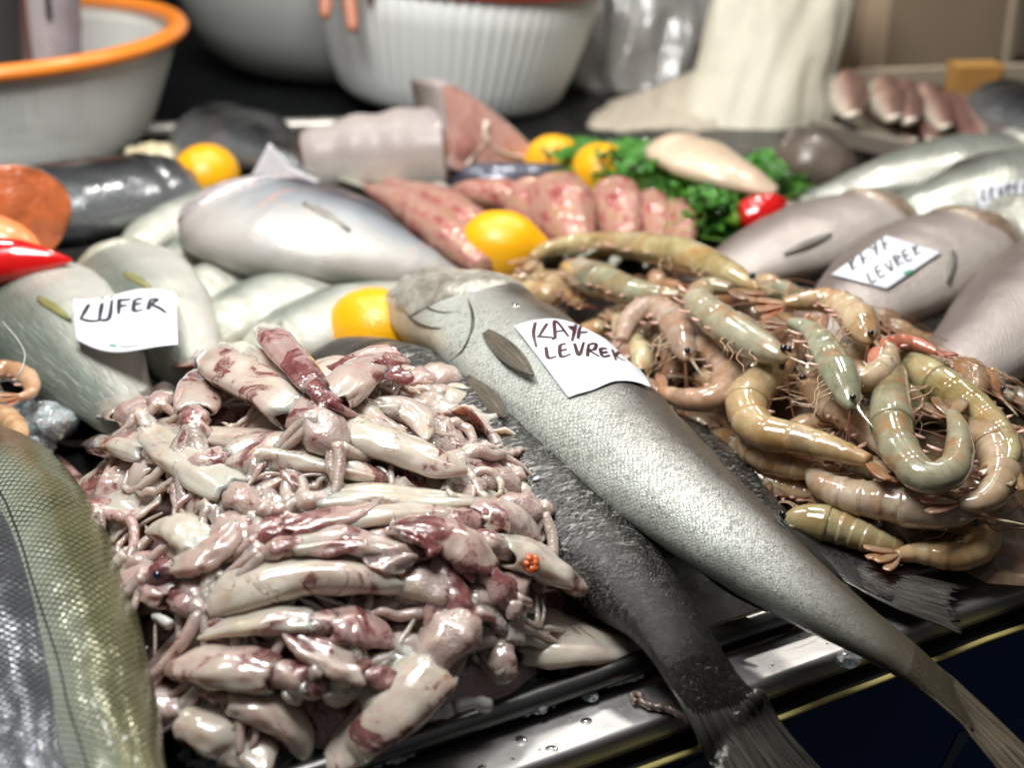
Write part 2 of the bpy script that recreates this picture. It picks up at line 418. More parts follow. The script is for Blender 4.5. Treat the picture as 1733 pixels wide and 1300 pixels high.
M_straw = plain('straw_rope', (.50, .42, .15), .6, nscale=60, namp=.4, bscale=300, bst=.6)
M_mark = plain('grey_paint', (.07, .10, .11), .5, nscale=30)
ct = thing('fish_counter', 'fishmonger counter, black tray with steel edge, straw trim and navy board', 'counter', CO(.4, .5, -.9))
mb = MB()
na, nb = 80, 70
rows = []
for i in range(nb):
    b = .006+(1.75-.006)*i/(nb-1); rows.append([CO(-1.6+4.2*j/(na-1), b, .0005+.0015*noise.noise(Vector((j*.6, i*.6, 0)))) for j in range(na)])
mb.grid(rows); part(mb, 'tray', M_tray, ct, reg=False)
mb = MB(); mb.tube([CO(-1.2+3.4*i/60, .0, .0075+.0006*math.sin(i*1.3)) for i in range(61)], .0068, 14); part(mb, 'tray_rim', M_dsteel, ct)
mb = MB(); prof_ = [(-.004, -.0032), (-.010, -.0030), (-.018, -.003), (-.028, -.003), (-.0325, -.003), (-.0332, -.0031), (-.0348, -.0040), (-.0356, -.0056), (-.0358, -.0066), (-.0358, -.012), (-.0358, -.0155), (-.031, -.016)]
mb.grid([[CO(-1.2+3.4*i/80, b, z+.0007*nz((i*.35, b*20, 0), 1)) for b, z in prof_] for i in range(81)]); part(mb, 'steel_ledge', M_steel, ct, solid=.0015)
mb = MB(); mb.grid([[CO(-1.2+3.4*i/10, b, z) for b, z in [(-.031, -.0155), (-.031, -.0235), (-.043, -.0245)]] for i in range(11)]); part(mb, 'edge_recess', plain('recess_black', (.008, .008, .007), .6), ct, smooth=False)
mb = MB(); mb.tube([CO(-1.2+3.4*i/200, -.0450+.0006*nz((i*.5, 0, 0), 1), -.0232+.0008*nz((i*.4, 3, 0), 1)) for i in range(201)], .0021, 8, flat=.7); part(mb, 'straw_trim', M_straw, ct)
mb = MB(); mb.grid([[CO(-1.2+3.4*i/20, -.043, z) for z in (-.0255, -.3, -.85)] for i in range(21)])
pn = part(mb, 'front_board', M_navy, ct, smooth=False)
def onboard(px, py):
    d = ray(px, py); o = CO(0, -.0434, 0); t = (o-CAMP).dot(n2)/d.dot(n2); return CAMP+d*t
for poly in ([(1020, 1330), (1150, 1300), (1180, 1285), (1215, 1271), (1240, 1266), (1238, 1278), (1205, 1305), (1180, 1330)], [(1574, 1330), (1600, 1285), (1622, 1240), (1634, 1236), (1640, 1247), (1612, 1290), (1600, 1330)], [(1062, 1330), (1050, 1306), (1052, 1298), (1070, 1318)]):
    mb = MB(); pts = [onboard(*q)-n2*.0006 for q in poly]; mb.poly(pts, [tuple(range(len(pts)))])
    part(mb, 'painted_letter', M_mark, ct, smooth=False)
# back rail of the tray
M_rail = plain('pale_rail', (.42, .40, .36), .35, metal=.6, nscale=10, namp=.3)
mb = MB()
p0 = P(150, 222, .02); p1 = P(760, 206, .02)
dd = (p1-p0).normalized()
mb.tube([p0+dd*(k*.55/20-.05) for k in range(21)], .009, 10); part(mb, 'back_rail', M_rail, ct)
# dark room behind and pavement below
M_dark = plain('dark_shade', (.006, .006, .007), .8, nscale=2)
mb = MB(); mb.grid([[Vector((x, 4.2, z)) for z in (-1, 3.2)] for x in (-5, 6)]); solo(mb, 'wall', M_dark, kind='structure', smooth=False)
mb = MB(); mb.grid([[Vector((x, y, -.9)) for y in (-3, 4.2)] for x in (-5, 6)]); solo(mb, 'ground', plain('wet_asphalt', (.04, .04, .042), .5, nscale=5, bscale=80), kind='structure', smooth=False)
#==SECTION FISH==
# ------------------------------------------------------------------ the big fish in front
FM_meagre = fish_mat('meagre_skin', (.62, .66, .60), (.36, .36, .33), (.085, .070, .058), n=64, net=.5, netcol=(.10, .10, .085), bump=.38, rough=.34, metal=.2, wav=1.1, head=(.46, .45, .39), split=(.12, .38, .56), sc_bright=.45, fine=.4, nsc=9, coat=.4, dash=(1.5, .75, (.13, .12, .10), .55, .62, .5), tailcol=(.09, .075, .05))
FM_darkm = fish_mat('dark_meagre_skin', (.050, .046, .040), (.028, .026, .023), (.014, .013, .012), n=48, net=.5, netcol=(.012, .012, .012), bump=1.2, rough=.26, metal=.25, wav=1.6, head=(.06, .055, .045), sc_bright=.6, fine=1.0, nsc=7, coat=.4, dash=(1.7, .5, (.42, .41, .37), .53, .62, .85), tailcol=(.030, .028, .025))  # pale dashes paint the glint of scale rims into the colour
FM_bassg = fish_mat('golden_bass_skin', (.60, .65, .57), (.44, .49, .40), (.15, .15, .075), lat=.44, n=36, net=1.0, netcol=(.02, .018, .012), bump=.6, rough=.25, metal=.35, wav=.32, head=(.12, .09, .05), sc_bright=.6, split=(.1, .45, .72), nsc=9, coat=.3, blotch=.5)
FM_basss = fish_mat('grey_bass_skin', (.58, .60, .58), (.42, .45, .45), (.13, .14, .155), lat=.44, n=40, net=.85, netcol=(.02, .02, .02), bump=.6, rough=.24, metal=.6, wav=.16, sc_bright=.5, split=(.1, .35, .6), nsc=9)
FN_dark = fin_mat('dark_fin', (.014, .013, .012), (.10, .095, .08), .22)
FN_brown = fin_mat('brown_fin', (.030, .024, .016), (.24, .20, .14), .25)
FN_grey = fin_mat('grey_fin', (.16, .15, .13), (.42, .40, .35), .3)
FN_pale = fin_mat('pale_fin', (.42, .42, .34), (.66, .65, .56), .3)
PROF_MG = ([0, .015, .04, .08, .14, .2, .3, .4, .52, .65, .78, .9, 1], [.34, .50, .62, .72, .82, .9, .97, 1, .94, .78, .58, .43, .38])
PROF_MD = ([0, .015, .04, .08, .14, .2, .3, .4, .52, .65, .78, .88, .94, 1], [.34, .50, .62, .72, .82, .9, .97, 1, .95, .80, .60, .42, .36, .36])
PROF_MG = ([0, .015, .04, .08, .14, .2, .3, .4, .52, .65, .78, .88, .94, 1], [.34, .50, .62, .72, .82, .9, .97, 1, .94, .78, .58, .42, .36, .35])
def head_mat(name, a, b):
    m = N(name); co = m.coord(); f = m.noise(60, co, 5, .7, .8)
    m.set(Base_Color=m.mix(m.ramp(f, [(.35, 0.0), (.62, 1.0)]), a, b), Metallic=.15, Roughness=.36, Coat_Weight=.35, Coat_Roughness=.15, Normal=m.bump(m.noise(45, co, 4, .6, 1.5), .6, .004, m.bump(m.noise(260, co, 3), .3, .001))); return m.m
HM_meagre = head_mat('meagre_head', (.22, .195, .155), (.46, .45, .39)); HM_dark = head_mat('dark_head', (.02, .019, .016), (.06, .055, .045))
HM_blue = head_mat('bluefish_head', (.30, .31, .20), (.55, .54, .46)); HM_rosy = head_mat('rosy_head', (.20, .13, .08), (.46, .36, .28)); HM_bream = head_mat('bream_head', (.26, .27, .30), (.58, .50, .48)); HM_silver = head_mat('silver_head', (.22, .23, .20), (.55, .54, .46))
# dark fish underneath
sp_ = [P(520, 640, .040), P(620, 655, .040), P(720, 705, .042), P(830, 785, .042), P(940, 880, .040), P(1040, 970, .036), P(1120, 1050, .032), P(1178, 1130, .024)]
dk, FRd, RWd = make_fish('meagre', 'dark charcoal meagre lying under the pale one, tail drooping over the steel ledge', 'fish', sp_, .058, .042, FM_darkm, FN_dark, side=1, roll=.25,
    prof=PROF_MD, group='large meagres on the counter edge', tail=[(P(1218, 1190, .012), .0225), (P(1262, 1250, -.004), .028), (P(1335, 1350, -.024), .036)], anal=(.55, .85, .010), eye=False)
# pale fish on top
sp_ = [P(694, 512, .060), P(750, 530, .068), P(820, 558, .074), P(892, 612, .078), P(974, 682, .076), P(1064, 766, .072), P(1162, 850, .066), P(1268, 932, .057), P(1370, 1012, .046), P(1475, 1078, .033), P(1540, 1118, .022)]
lv, FRl, RWl = make_fish('meagre', 'pale silver meagre on top with a handwritten paper label on its side', 'fish', sp_, .0495, .038, FM_meagre, FN_brown, side=-1, roll=-.12,
    prof=PROF_MG, group='large meagres on the counter edge', tail=[(P(1590, 1160, .010), .0195), (P(1655, 1218, -.006), .0255), (P(1770, 1335, -.03), .033)], eye=False, gillamp=.10, gillm=HM_meagre)
H = hit
def hp(px, py, off=.001, trees=None):
    r = hit(px, py, trees)
    if r is None: return P(px, py, .04)
    return r[0]+r[1]*off*(1 if r[1].dot(ray(px, py)) < 0 else -1)
def hn(px, py):
    r = hit(px, py)
    if r is None: return Vector((0, -.3, 1)).normalized()
    return r[1]*(1 if r[1].dot(ray(px, py)) < 0 else -1)
leaf_fin(lv, 'pectoral_fin', FN_brown, hp(824, 564, .001), hp(910, 647, .006), .0080, hn(865, 605), .005)
leaf_fin(lv, 'pelvic_fin', FN_brown, hp(792, 640, .001), hp(856, 716, .004), .0085, Vector((-.2, -.7, .7)), .003)
leaf_fin(lv, 'anal_fin', FN_dark, P(1150, 922, .035), P(1300, 1035, .020), .0065, Vector((-.5, -.6, .5)), .002, thick=.001)
leaf_fin(lv, 'dorsal_fin', FN_dark, P(1312, 880, .075), P(1425, 985, .048), .0075, Vector((.3, .3, .9)), .002, thick=.001)
r_ = hit(826, 508)
eyeball(lv, hp(872, 516, -.001), .0050, hn(872, 516))
M_crease = plain('crease_shade', (.05, .04, .03), .4, coat=.3)  # dark tubes paint the shade of mouth, gill slit and jaw fold
for nm_, pts_, r_c in (('mouth', [(676, 500), (684, 522), (698, 541), (722, 553), (748, 556)], .0011), ('gill_slit', [(792, 506), (800, 532), (798, 562), (784, 592), (764, 610)], .0013), ('jaw_fold', [(700, 498), (716, 516), (744, 528), (778, 528)], .0007)):
    mb = MB(); q = cr([hp(x, y, .0001) for x, y in pts_], 26); mb.tube(q, [r_c*math.sin(math.pi*(.08+.86*i/25)) for i in range(26)], 6); part(mb, nm_, M_crease, lv)
# third fish, only its tail shows
sp_ = [P(1080, 700, .03), P(1180, 790, .028), P(1290, 875, .024), P(1390, 938, .018)]
make_fish('meagre', 'mostly hidden meagre whose black forked tail lies on the ledge under the prawns', 'fish', sp_, .032, .020, FM_darkm, FN_dark, side=-1, roll=-.1,
    group='large meagres on the counter edge', tail=[(P(1450, 965, .014), .017), (P(1530, 995, .010), .024), (P(1622, 1022, .006), .028)], eye=False, gill=False)
# two bass at the left front edge
sp_ = [P(-60, 760, .055), P(0, 812, .057), P(65, 905, .056), P(112, 1030, .052), P(152, 1165, .046), P(188, 1320, .040), P(215, 1450, .036)]
PROF_B = ([0, .03, .08, .15, .3, .45, .6, .8, 1], [.3, .6, .85, .95, 1, 1, .95, .8, .6])
make_fish('sea_bass', 'golden green sea bass with netted scales beside the squid heap', 'fish', sp_, .0325, .029, FM_bassg, FN_dark, side=-1, roll=.35, prof=PROF_B, group='sea bass at the front corner', eye=False, gill=False, mouth=False)
sp_ = [P(-140, 820, .045), P(-60, 930, .05), P(-25, 1040, .05), P(5, 1180, .044), P(30, 1330, .038), P(80, 1450, .035)]
make_fish('sea_bass', 'blue grey sea bass at the far left, half outside the photo', 'fish', sp_, .036, .030, FM_basss, FN_dark, side=-1, roll=.35, prof=PROF_B, group='sea bass at the front corner', eye=False, gill=False, mouth=False, anal=(.5, .8, .01))
FN_olive = fin_mat('olive_fin', (.20, .19, .04), (.52, .50, .20), .3)
# ------------------------------------------------------------------ fish further back
def pm(name, *a, **k): return fish_mat(name, *a, **k)
FM_blue = fish_mat('bluefish_skin', (.62, .61, .55), (.48, .48, .42), (.17, .20, .165), n=52, net=.30, bump=.4, rough=.34, metal=.2, wav=.4, head=(.48, .49, .40), split=(.10, .38, .58), nsc=8, fine=.3, dash=(.12, 2.2, (.70, .70, .64), .52, .66, .22))
FM_bream = fish_mat('bream_skin', (.55, .53, .50), (.33, .36, .39), (.045, .055, .07), n=84, net=.35, blotch=.8, fine=.5, bump=.5, rough=.36, metal=.2, coat=.15, wav=.5, stain=(.75, .40, .30), split=(.2, .40, .58), nsc=9, head=(.42, .36, .34))
FM_rosy = fish_mat('rosy_meagre_skin', (.56, .50, .45), (.40, .34, .315), (.19, .15, .135), n=50, net=.3, bump=.6, rough=.38, metal=.2, blotch=.6, fine=.35, coat=.45, wav=.6, head=(.42, .34, .26), split=(.12, .4, .66), nsc=8)
FM_silver = fish_mat('silver_bass_skin', (.50, .51, .45), (.30, .32, .28), (.05, .055, .055), n=34, net=.5, bump=.4, rough=.3, metal=.4, wav=.2, split=(.2, .55, .75), nsc=8)
FM_salmon = fish_mat('salmon_skin', (.24, .25, .26), (.10, .105, .11), (.02, .021, .023), n=40, net=.6, bump=.3, rough=.22, metal=.5, wav=.4, split=(.1, .3, .5), nsc=12)
m = N('mullet_skin'); co = m.coord(); ln = m.n('UVMap', uv_map='Len').outputs[0]; mp = m.n('Mapping'); mp.inputs['Scale'].default_value = (5, 16, 1); m.l(ln, mp.inputs['Vector'])
f1 = m.noise(1.0, mp.outputs[0], 4, .6); f2 = m.noise(70, co, 5, .7)
c = m.ramp(m.math('ADD', m.math('MULTIPLY', f1, .6), m.math('MULTIPLY', f2, .4)), [(.34, (.22, .04, .035)), (.44, (.44, .13, .11)), (.52, (.52, .30, .24)), (.60, (.45, .24, .11)), (.68, (.66, .55, .50))])
m.set(Base_Color=c, Roughness=.32, Metallic=.15, Normal=m.bump(m.vor(160, co), .5, .002), Coat_Weight=.4, Coat_Roughness=.15); FM_mullet = m.m
FM_mullet_plain = fish_mat('mullet_skin', (.62, .46, .40), (.50, .27, .24), (.30, .12, .10), n=24, net=.7, netcol=(.36, .09, .06), bump=.6, rough=.3, metal=.2, wav=.5, blotch=.6, stain=(.60, .03, .03), split=(.2, .5, .8), nsc=14)
G = 'bluefish laid out beside their paper label'
def bf(label, pts, A, B, side, roll=0, mat=FM_blue, nm='bluefish', grp=G, **k):
    k.setdefault('finm', FN_pale)
    fm = k.pop('finm')
    k.setdefault('gillamp', .06); k.setdefault('gillm', None if k.get('eye') is False else {id(FM_blue): HM_blue, id(FM_rosy): HM_rosy, id(FM_bream): HM_bream, id(FM_silver): HM_silver}.get(id(mat)))
    return make_fish(nm, label, 'fish', [P(*p) for p in pts], A, B, mat, fm, side=side, roll=roll, group=grp, ns=70, nth=32, **k)
f1_, _, _ = bf('large green backed bluefish left of the handwritten label, head at the left edge', [(10, 470, .045), (70, 525, .05), (135, 600, .05), (200, 680, .04), (270, 760, .03)], .052, .032, 1, -.30)
f2_, _, _ = bf('bluefish with an olive gill streak lying under the white label', [(175, 440, .045), (225, 490, .055), (280, 560, .055), (335, 640, .045), (390, 720, .03)], .046, .032, 1, -.25)
bf('topmost pale bluefish of the row below the back lemon', [(218, 436, .032), (270, 392, .040), (345, 358, .044), (430, 342, .042), (520, 335, .03)], .034, .020, -1, .0, prof=([0, .1, .3, .6, .9, 1], [.2, .62, .95, 1, .7, .5]), eye=False, tail=False)
bf('second bluefish of the row, wedged between two others', [(258, 480, .032), (315, 442, .038), (385, 410, .040), (450, 390, .035), (520, 375, .03)], .032, .019, -1, .0, prof=([0, .1, .3, .6, .9, 1], [.2, .62, .95, 1, .7, .5]), eye=False, tail=False)
bf('third bluefish of the row, its tip just above a dark gap', [(300, 528, .032), (355, 488, .040), (425, 455, .043), (490, 432, .038), (560, 410, .03)], .036, .021, -1, .0, prof=([0, .1, .3, .6, .9, 1], [.2, .62, .95, 1, .7, .5]), eye=False, tail=False)
bf('grey green bluefish directly behind the top of the squid heap', [(345, 588, .035), (395, 548, .042), (465, 512, .044), (540, 490, .038), (620, 475, .03)], .038, .023, -1, .0, eye=False, tail=False, prof=([0, .1, .3, .6, .9, 1], [.25, .65, .95, 1, .7, .5]))
bf('bluefish between the squid heap and the front lemon, yellowish back', [(425, 632, .03), (485, 580, .038), (560, 542, .042), (640, 516, .038), (720, 505, .03)], .038, .023, -1, .0, eye=False, tail=False, prof=([0, .1, .3, .6, .9, 1], [.25, .65, .95, 1, .7, .5]))
f3_, _, _ = bf('plump silver bream with pink bruises in the middle of the counter', [(400, 368, .06), (440, 380, .065), (500, 395, .068), (580, 412, .066), (670, 440, .055), (750, 466, .04), (800, 484, .03)], .085, .042, -1, -.1, mat=FM_bream, nm='sea_bream', grp=None,
   prof=([0, .03, .08, .16, .28, .42, .58, .75, .9, 1], [.35, .55, .72, .88, .98, 1, .86, .55, .28, .2]), finm=FN_grey, eyer=.009)
leaf_fin(f1_, 'pectoral_fin', FN_olive, hp(66, 506), hp(122, 545, .002), .004, hn(95, 530), .003)
leaf_fin(f2_, 'pectoral_fin', FN_olive, hp(212, 464), hp(262, 496, .002), .0035, hn(235, 480), .003)
leaf_fin(f3_, 'pectoral_fin', FN_grey, hp(515, 345), hp(592, 392, .001), .0055, hn(550, 370), .003)
G2 = 'meagres and bass at the right of the counter'
r1_, _, _ = bf('rosy grey fish nearest the small red pepper, head turned right', [(1545, 378, .04), (1500, 372, .05), (1430, 385, .055), (1350, 415, .055), (1260, 450, .05), (1170, 490, .04), (1100, 520, .03)], .052, .030, 1, -.05, mat=FM_rosy, nm='meagre', grp=G2, tail=False)
r2_, _, _ = bf('rosy fish with a brown head and a paper label draped over it', [(1705, 405, .055), (1660, 408, .062), (1580, 435, .066), (1490, 490, .066), (1390, 560, .055), (1300, 630, .04)], .056, .034, 1, -.05, mat=FM_rosy, nm='meagre', grp=G2, tail=False)
LABFISH = TREES[-1]
leaf_fin(r1_, 'pectoral_fin', FN_grey, hp(1405, 398), hp(1325, 432, .002), .0035, hn(1365, 415), .003)
leaf_fin(r2_, 'pectoral_fin', FN_grey, hp(1612, 428), hp(1600, 480, .002), .004, hn(1605, 455), .003)
bf('big rosy grey fish leaving the photo at the right edge above the prawns', [(1990, 400, .055), (1900, 440, .062), (1800, 500, .065), (1690, 575, .062), (1580, 660, .05), (1500, 720, .035)], .068, .042, 1, -.05, mat=FM_rosy, nm='meagre', grp=G2, tail=False)
bf('hindmost silver fish on the right, tail beside the parsley', [(1800, 275, .04), (1700, 278, .045), (1600, 290, .048), (1500, 305, .044), (1420, 322, .035), (1370, 335, .03)], .060, .034, 1, 0, mat=FM_silver, nm='sea_bass', grp=G2, finm=FN_pale)
bf('silver bass with a dark back and a small label at the right edge', [(1860, 310, .045), (1760, 315, .052), (1660, 335, .055), (1560, 355, .05), (1470, 380, .04)], .065, .038, 1, 0, mat=FM_silver, nm='sea_bass', grp=G2, tail=False)
LABFISH2 = TREES[-1]
bf('pale fish cut by the right edge below the small label', [(1670, 415, .05), (1720, 400, .055), (1800, 390, .055), (1900, 380, .05)], .055, .036, -1, 0, mat=FM_silver, nm='sea_bass', grp=G2, tail=False)
bf('dark whole salmon with a grey back, lying before the orange rimmed basket', [(318, 322, .045), (240, 326, .052), (160, 338, .056), (60, 352, .058), (-60, 370, .055)], .066, .040, 1, .0, mat=FM_salmon, nm='salmon', grp=None, tail=False, prof=([0, .1, .3, .6, .9, 1], [.5, .75, .95, 1, .9, .8]))
#==SECTION MIDDLE==
# ------------------------------------------------------------------ heaps: support surfaces
def dome(cx, cy, rx, ry, rot, h, pw=.62):
    c, s_ = math.cos(rot), math.sin(rot)
    def f(x, y):
        u = ((x-cx)*c+(y-cy)*s_)/rx; v = (-(x-cx)*s_+(y-cy)*c)/ry
        q = 1-(u*u+v*v)
        return h*(q**pw) if q > 0 else 0.0
    return f
HS = dome(-.113, .795, .170, .208, R_(10), .105, .55)
HPr = dome(.225, .985, .135, .275, R_(30), .075, .55)
def onheap(H_, px, py, lift=0.0):
    d = ray(px, py); best = (9, None)
    t = .5
    while t < 1.7:
        p = CAMP+d*t; g = p.z-(H_(p.x, p.y)+lift)
        if g < best[0]: best = (g, p.copy())
        if g <= 0: return p
        t += .0015
    return best[1]
# ------------------------------------------------------------------ squid
def squid_mat(name, arm=False):
    m = N(name); co = m.coord(); oi = m.n('ObjectInfo'); sx = m.n('SeparateColor'); m.l(oi.outputs['Color'], sx.inputs[0])
    st, tone, pk = sx.outputs[0], sx.outputs[1], sx.outputs[2]
    base = m.mix(tone, (.50, .36, .34), (.68, .625, .52))
    lo = m.noise(28, co, 4, .6)
    base = m.mix(m.ramp(lo, [(.35, 0.0), (.65, 1.0)]), m.mix(.4, base, (.50, .40, .36)), base)
    base = m.mix(m.math('MULTIPLY', m.ramp(m.noise(60, co, 4), [(.55, 0.0), (.7, 1.0)]), .3), base, (.60, .53, .27))
    n1 = m.noise(26, co, 7, .62, .9)
    k = m.math('ADD', n1, m.math('MULTIPLY', m.math('SUBTRACT', st, .5), .26))
    wide = m.ramp(k, [(.56, 0.0), (.68, 1.0)])
    core = m.math('MULTIPLY', m.ramp(k, [(.60, 0.0), (.63, 1.0)]), m.ramp(m.noise(75, co, 5, .7), [(.36, .25), (.5, 1.0)]))
    dots = m.ramp(m.vor(620, co), [(.18, 1.0), (.34, 0.0)])
    blo = m.noise(140, co, 4, .7)
    base = m.mix(m.math('MULTIPLY', pk, .5), base, (.42, .25, .235))
    base = m.mix(m.math('MULTIPLY', m.ramp(k, [(.50, 0.0), (.62, 1.0)]), .35), base, (.48, .22, .21))
    c = m.mix(m.math('MULTIPLY', m.math('MULTIPLY', dots, wide), .75), base, (.20, .03, .05))
    mar = m.mix(m.ramp(blo, [(.38, 0.0), (.66, 1.0)]), (.085, .006, .012), (.27, .07, .065))
    c = m.mix(m.math('MULTIPLY', core, .85), c, mar)
    vein = m.ramp(m.math('ABSOLUTE', m.math('SUBTRACT', m.noise(17, co, 6, .6, 1.4), .5)), [(.0, 1.0), (.012, 0.0)])
    c = m.mix(m.math('MULTIPLY', m.math('MULTIPLY', vein, m.ramp(m.noise(19, co), [(.48, 0.0), (.6, 1.0)])), .75), c, (.16, .03, .035))
    b1 = m.bump(m.noise(55, co, 3, .5), .25 if not arm else .6, .004)
    b2 = m.bump(m.noise(260, co, 3, .6), .22, .0008, b1)
    if arm:
        b2 = m.bump(m.vor(700, co), .35, .001, b2)
    m.set(Base_Color=c, Roughness=m.math('ADD', m.math('MULTIPLY', m.noise(90, co, 3), .25), .10), Coat_Weight=1.0, Coat_Roughness=.04, Normal=b2, Coat_Normal=m.bump(m.noise(85, co, 2, .5), .22, .0022, m.bump(m.noise(300, co, 2, .5), .08, .0006)),
          Subsurface_Weight=.65, Subsurface_Scale=.010)
    m.b.inputs['Subsurface Radius'].default_value = (1, .55, .4)
    return m.m
M_sq = squid_mat('squid_flesh'); M_arm = squid_mat('squid_arm_flesh', True)
M_sqeye = plain('squid_eye', (.01, .012, .03), .08, coat=1, nscale=200, namp=.5)
def sgn(): return random.choice((-1, 1))
def lerp(a, b, t): return a+(b-a)*t
def arm_path(H_, p, d, L, wig=1.0, lift=.003, n=14, seed=0, floor=.004):
    L *= 1.45; r0_ = 0; pts = [p.copy()]; yaw = math.atan2(d.y, d.x); st = L/n; z = p.z
    curl = random.uniform(-1, 1)*wig
    for k in range(n):
        yaw += (curl*.30 + random.uniform(-.16, .16)*wig)
        q = pts[-1]+Vector((math.cos(yaw), math.sin(yaw), 0))*st
        bb = (q-CO(0, 0, 0)).dot(n2)
        if bb < .012: q += n2*(.012-bb); yaw += .5*(1 if yaw < R_(29) and yaw > R_(-151) else -1)
        tz = max(floor, H_(q.x, q.y)+lift+random.uniform(-.002, .003)); z = z+max(-st*1.1, min(st*.9, tz-z))*.7
        q.z = z; pts.append(q)
    return cr(pts, n*2)
def add_arm(root, H_, p, d, L, r0, col, wig=1.0, lift=.004, name='arm'):
    pts = arm_path(H_, p, d, L, wig, lift)
    n = len(pts); mb = MB(); mb.tube(pts, [r0*(1-i/(n-1))**.75+.0007 for i in range(n)], 8, flat=.85)
    return part(mb, name, M_arm, root, color=col)
def squid(label, path, R, st=.5, tone=.7, pk=.1, arms=5, eyes=False, fins=1, head=True, flat=.50, group='squid in the heap', H_=None, dent=.20, armL=.05, prof=None, finw=1.3):
    H_ = H_ or HS; n = 34; arms = max(2, int(arms*.75)) if arms else 0; sq = random.uniform(-.35, .35); C = cr(path, n); T = tang(C); nth = 30
    col = (st, tone, pk, 1); sd = random.uniform(0, 90)
    base = Vector((C[n//2].x, C[n//2].y, C[n//2].z-R*flat)); root = thing('squid', label, 'squid', base, group)
    pt, pr = prof or ([0, .06, .2, .4, .6, .78, .9, .97, 1], [.80, .9, 1, .98, .84, .6, .38, .2, .05])
    def ring(c, t_, r, rowt, off=1.0):
        S = t_.cross(Vector((0, 0, 1))).normalized(); U = S.cross(t_).normalized(); out = []
        for j in range(nth):
            a = 2*math.pi*j/nth; ca, sa = math.cos(a), math.sin(a)
            dn = 1+dent*noise.noise(Vector((ca*1.3+sd, sa*1.3, rowt*4.5)))+dent*.45*noise.noise(Vector((ca*3+sd, sa*3, rowt*9)))
            mouthy = 1+.22*noise.noise(Vector((ca*2+sd, sa*2, 5)))*max(0, 1-rowt*7)
            fold = -.22*r*math.exp(-((ca-sq)/.22)**2)*(1 if sa > 0 else 0)*(.5+.5*math.sin(rowt*3+sd))
            out.append(c+S*(ca*r*off*dn*mouthy)+U*(sa*r*flat*off*dn+fold) + t_*(.006*noise.noise(Vector((ca*1.6, sa*1.6+sd, 2)))*max(0, 1-rowt*8)))
        return out
    rows = []
    for q, o_ in ((6, .55), (3, .70), (1, .80)):
        rows.append(ring(C[q], T[q], R*ip(q/(n-1), pt, pr), q/(n-1), o_))
    for i in range(n):
        t = i/(n-1); rows.append(ring(C[i], T[i], R*ip(t, pt, pr), t, .93 if i == 0 else 1))
    mb = MB(); mb.grid(rows, True, cap0=True, cap1=True); part(mb, 'mantle', M_sq, root, color=col)
    fl = lambda q: Vector((q.x, q.y, max(.003, max(H_(q.x, q.y)-.004, q.z-.01)))) if q.z < H_(q.x, q.y) else q
    if fins:
        for sg in ((-1, 1) if fins == 1 else (1,) if fins == 2 else (-1,)):
            m_ = 14; w_ = 9; rws = []
            for i in range(m_):
                t = .52+.47*i/(m_-1); k = int(t*(n-1)); c = C[k]; S = T[k].cross(Vector((0, 0, 1))).normalized(); U = S.cross(T[k]).normalized()
                r = R*ip(t, pt, pr); sp = R*finw*math.sin(math.pi*(i/(m_-1)))**.7
                rws.append([c+S*(sg*(r*.45+(sp)*j/(w_-1)))+U*(r*flat*.62*(1-(j/(w_-1)))**1.5+.006*noise.noise(Vector((t*7+sd, j*.35, sg)))-sp*.25*(j/(w_-1))**2) - T[k]*(R*.3*j/(w_-1)) for j in range(w_)])
            mb = MB(); mb.grid(rws); part(mb, 'fin', M_sq, root, color=(min(1, st+.15), tone*.6, min(1, pk+.45), 1), solid=.0016)
    hc = C[0]-T[0]*R*.35
    if head:
        L = R*1.5; hp_ = [C[2], C[0], C[0]-T[0]*L*.5, C[0]-T[0]*L]; hp_[-1].z = max(.006, hp_[-1].z-.004)
        q = cr(hp_, 16); mb = MB(); TT = tang(q); hr = []
        for i in range(16):
            S = TT[i].cross(Vector((0, 0, 1))).normalized(); U = S.cross(TT[i]); rr = R*ip(i/15, [0, .3, .6, .85, 1], [.4, .55, .66, .5, .25])
            hr.append([q[i]+(S*math.cos(a_)+U*(.75*math.sin(a_)))*rr*(1+.25*noise.noise(Vector((math.cos(a_)*1.6+sd, math.sin(a_)*1.6, i*.35)))) for a_ in [2*math.pi*j/22 for j in range(22)]])
        mb.grid(hr, True, cap0=True, cap1=True)
        hd = part(mb, 'head', M_arm, root, color=(min(1, st+.1), tone*.5, min(1, pk+.3), 1))
        S = T[0].cross(Vector((0, 0, 1))).normalized(); er = R*.24
        for sg in ((-1, 1) if eyes else ()):
            c = C[0]-T[0]*L*.55+S*(sg*R*.48)+Vector((0, 0, R*.12)); mb = MB()
            mb.grid([[c+Vector((math.cos(b)*math.sin(a), math.sin(b)*math.sin(a), math.cos(a)))*er for b in [k*2*math.pi/12 for k in range(12)]] for a in [.01+k*(math.pi-.02)/8 for k in range(9)]], True)
            part(mb, 'eye', M_sqeye, hd)
        hc = C[0]-T[0]*L*.95
    for k in range(arms):
        a = (k/(max(1, arms-1))-.5)*1.9; d = -T[0]; d = Vector((d.x*math.cos(a)-d.y*math.sin(a), d.x*math.sin(a)+d.y*math.cos(a), 0))
        s0 = hc + d*R*.12 + Vector((0, 0, random.uniform(-.3, .4)*R*.5))
        add_arm(root, H_, s0, d, armL*random.uniform(.55, 1.2), min(.0046, R*.26)*random.uniform(.6, 1.25), (st*.7, tone*random.uniform(.6, 1), min(1, pk*.6+random.uniform(.0, .3)), 1), 1.1, random.uniform(.001, .006))
    return root
HEROES = []
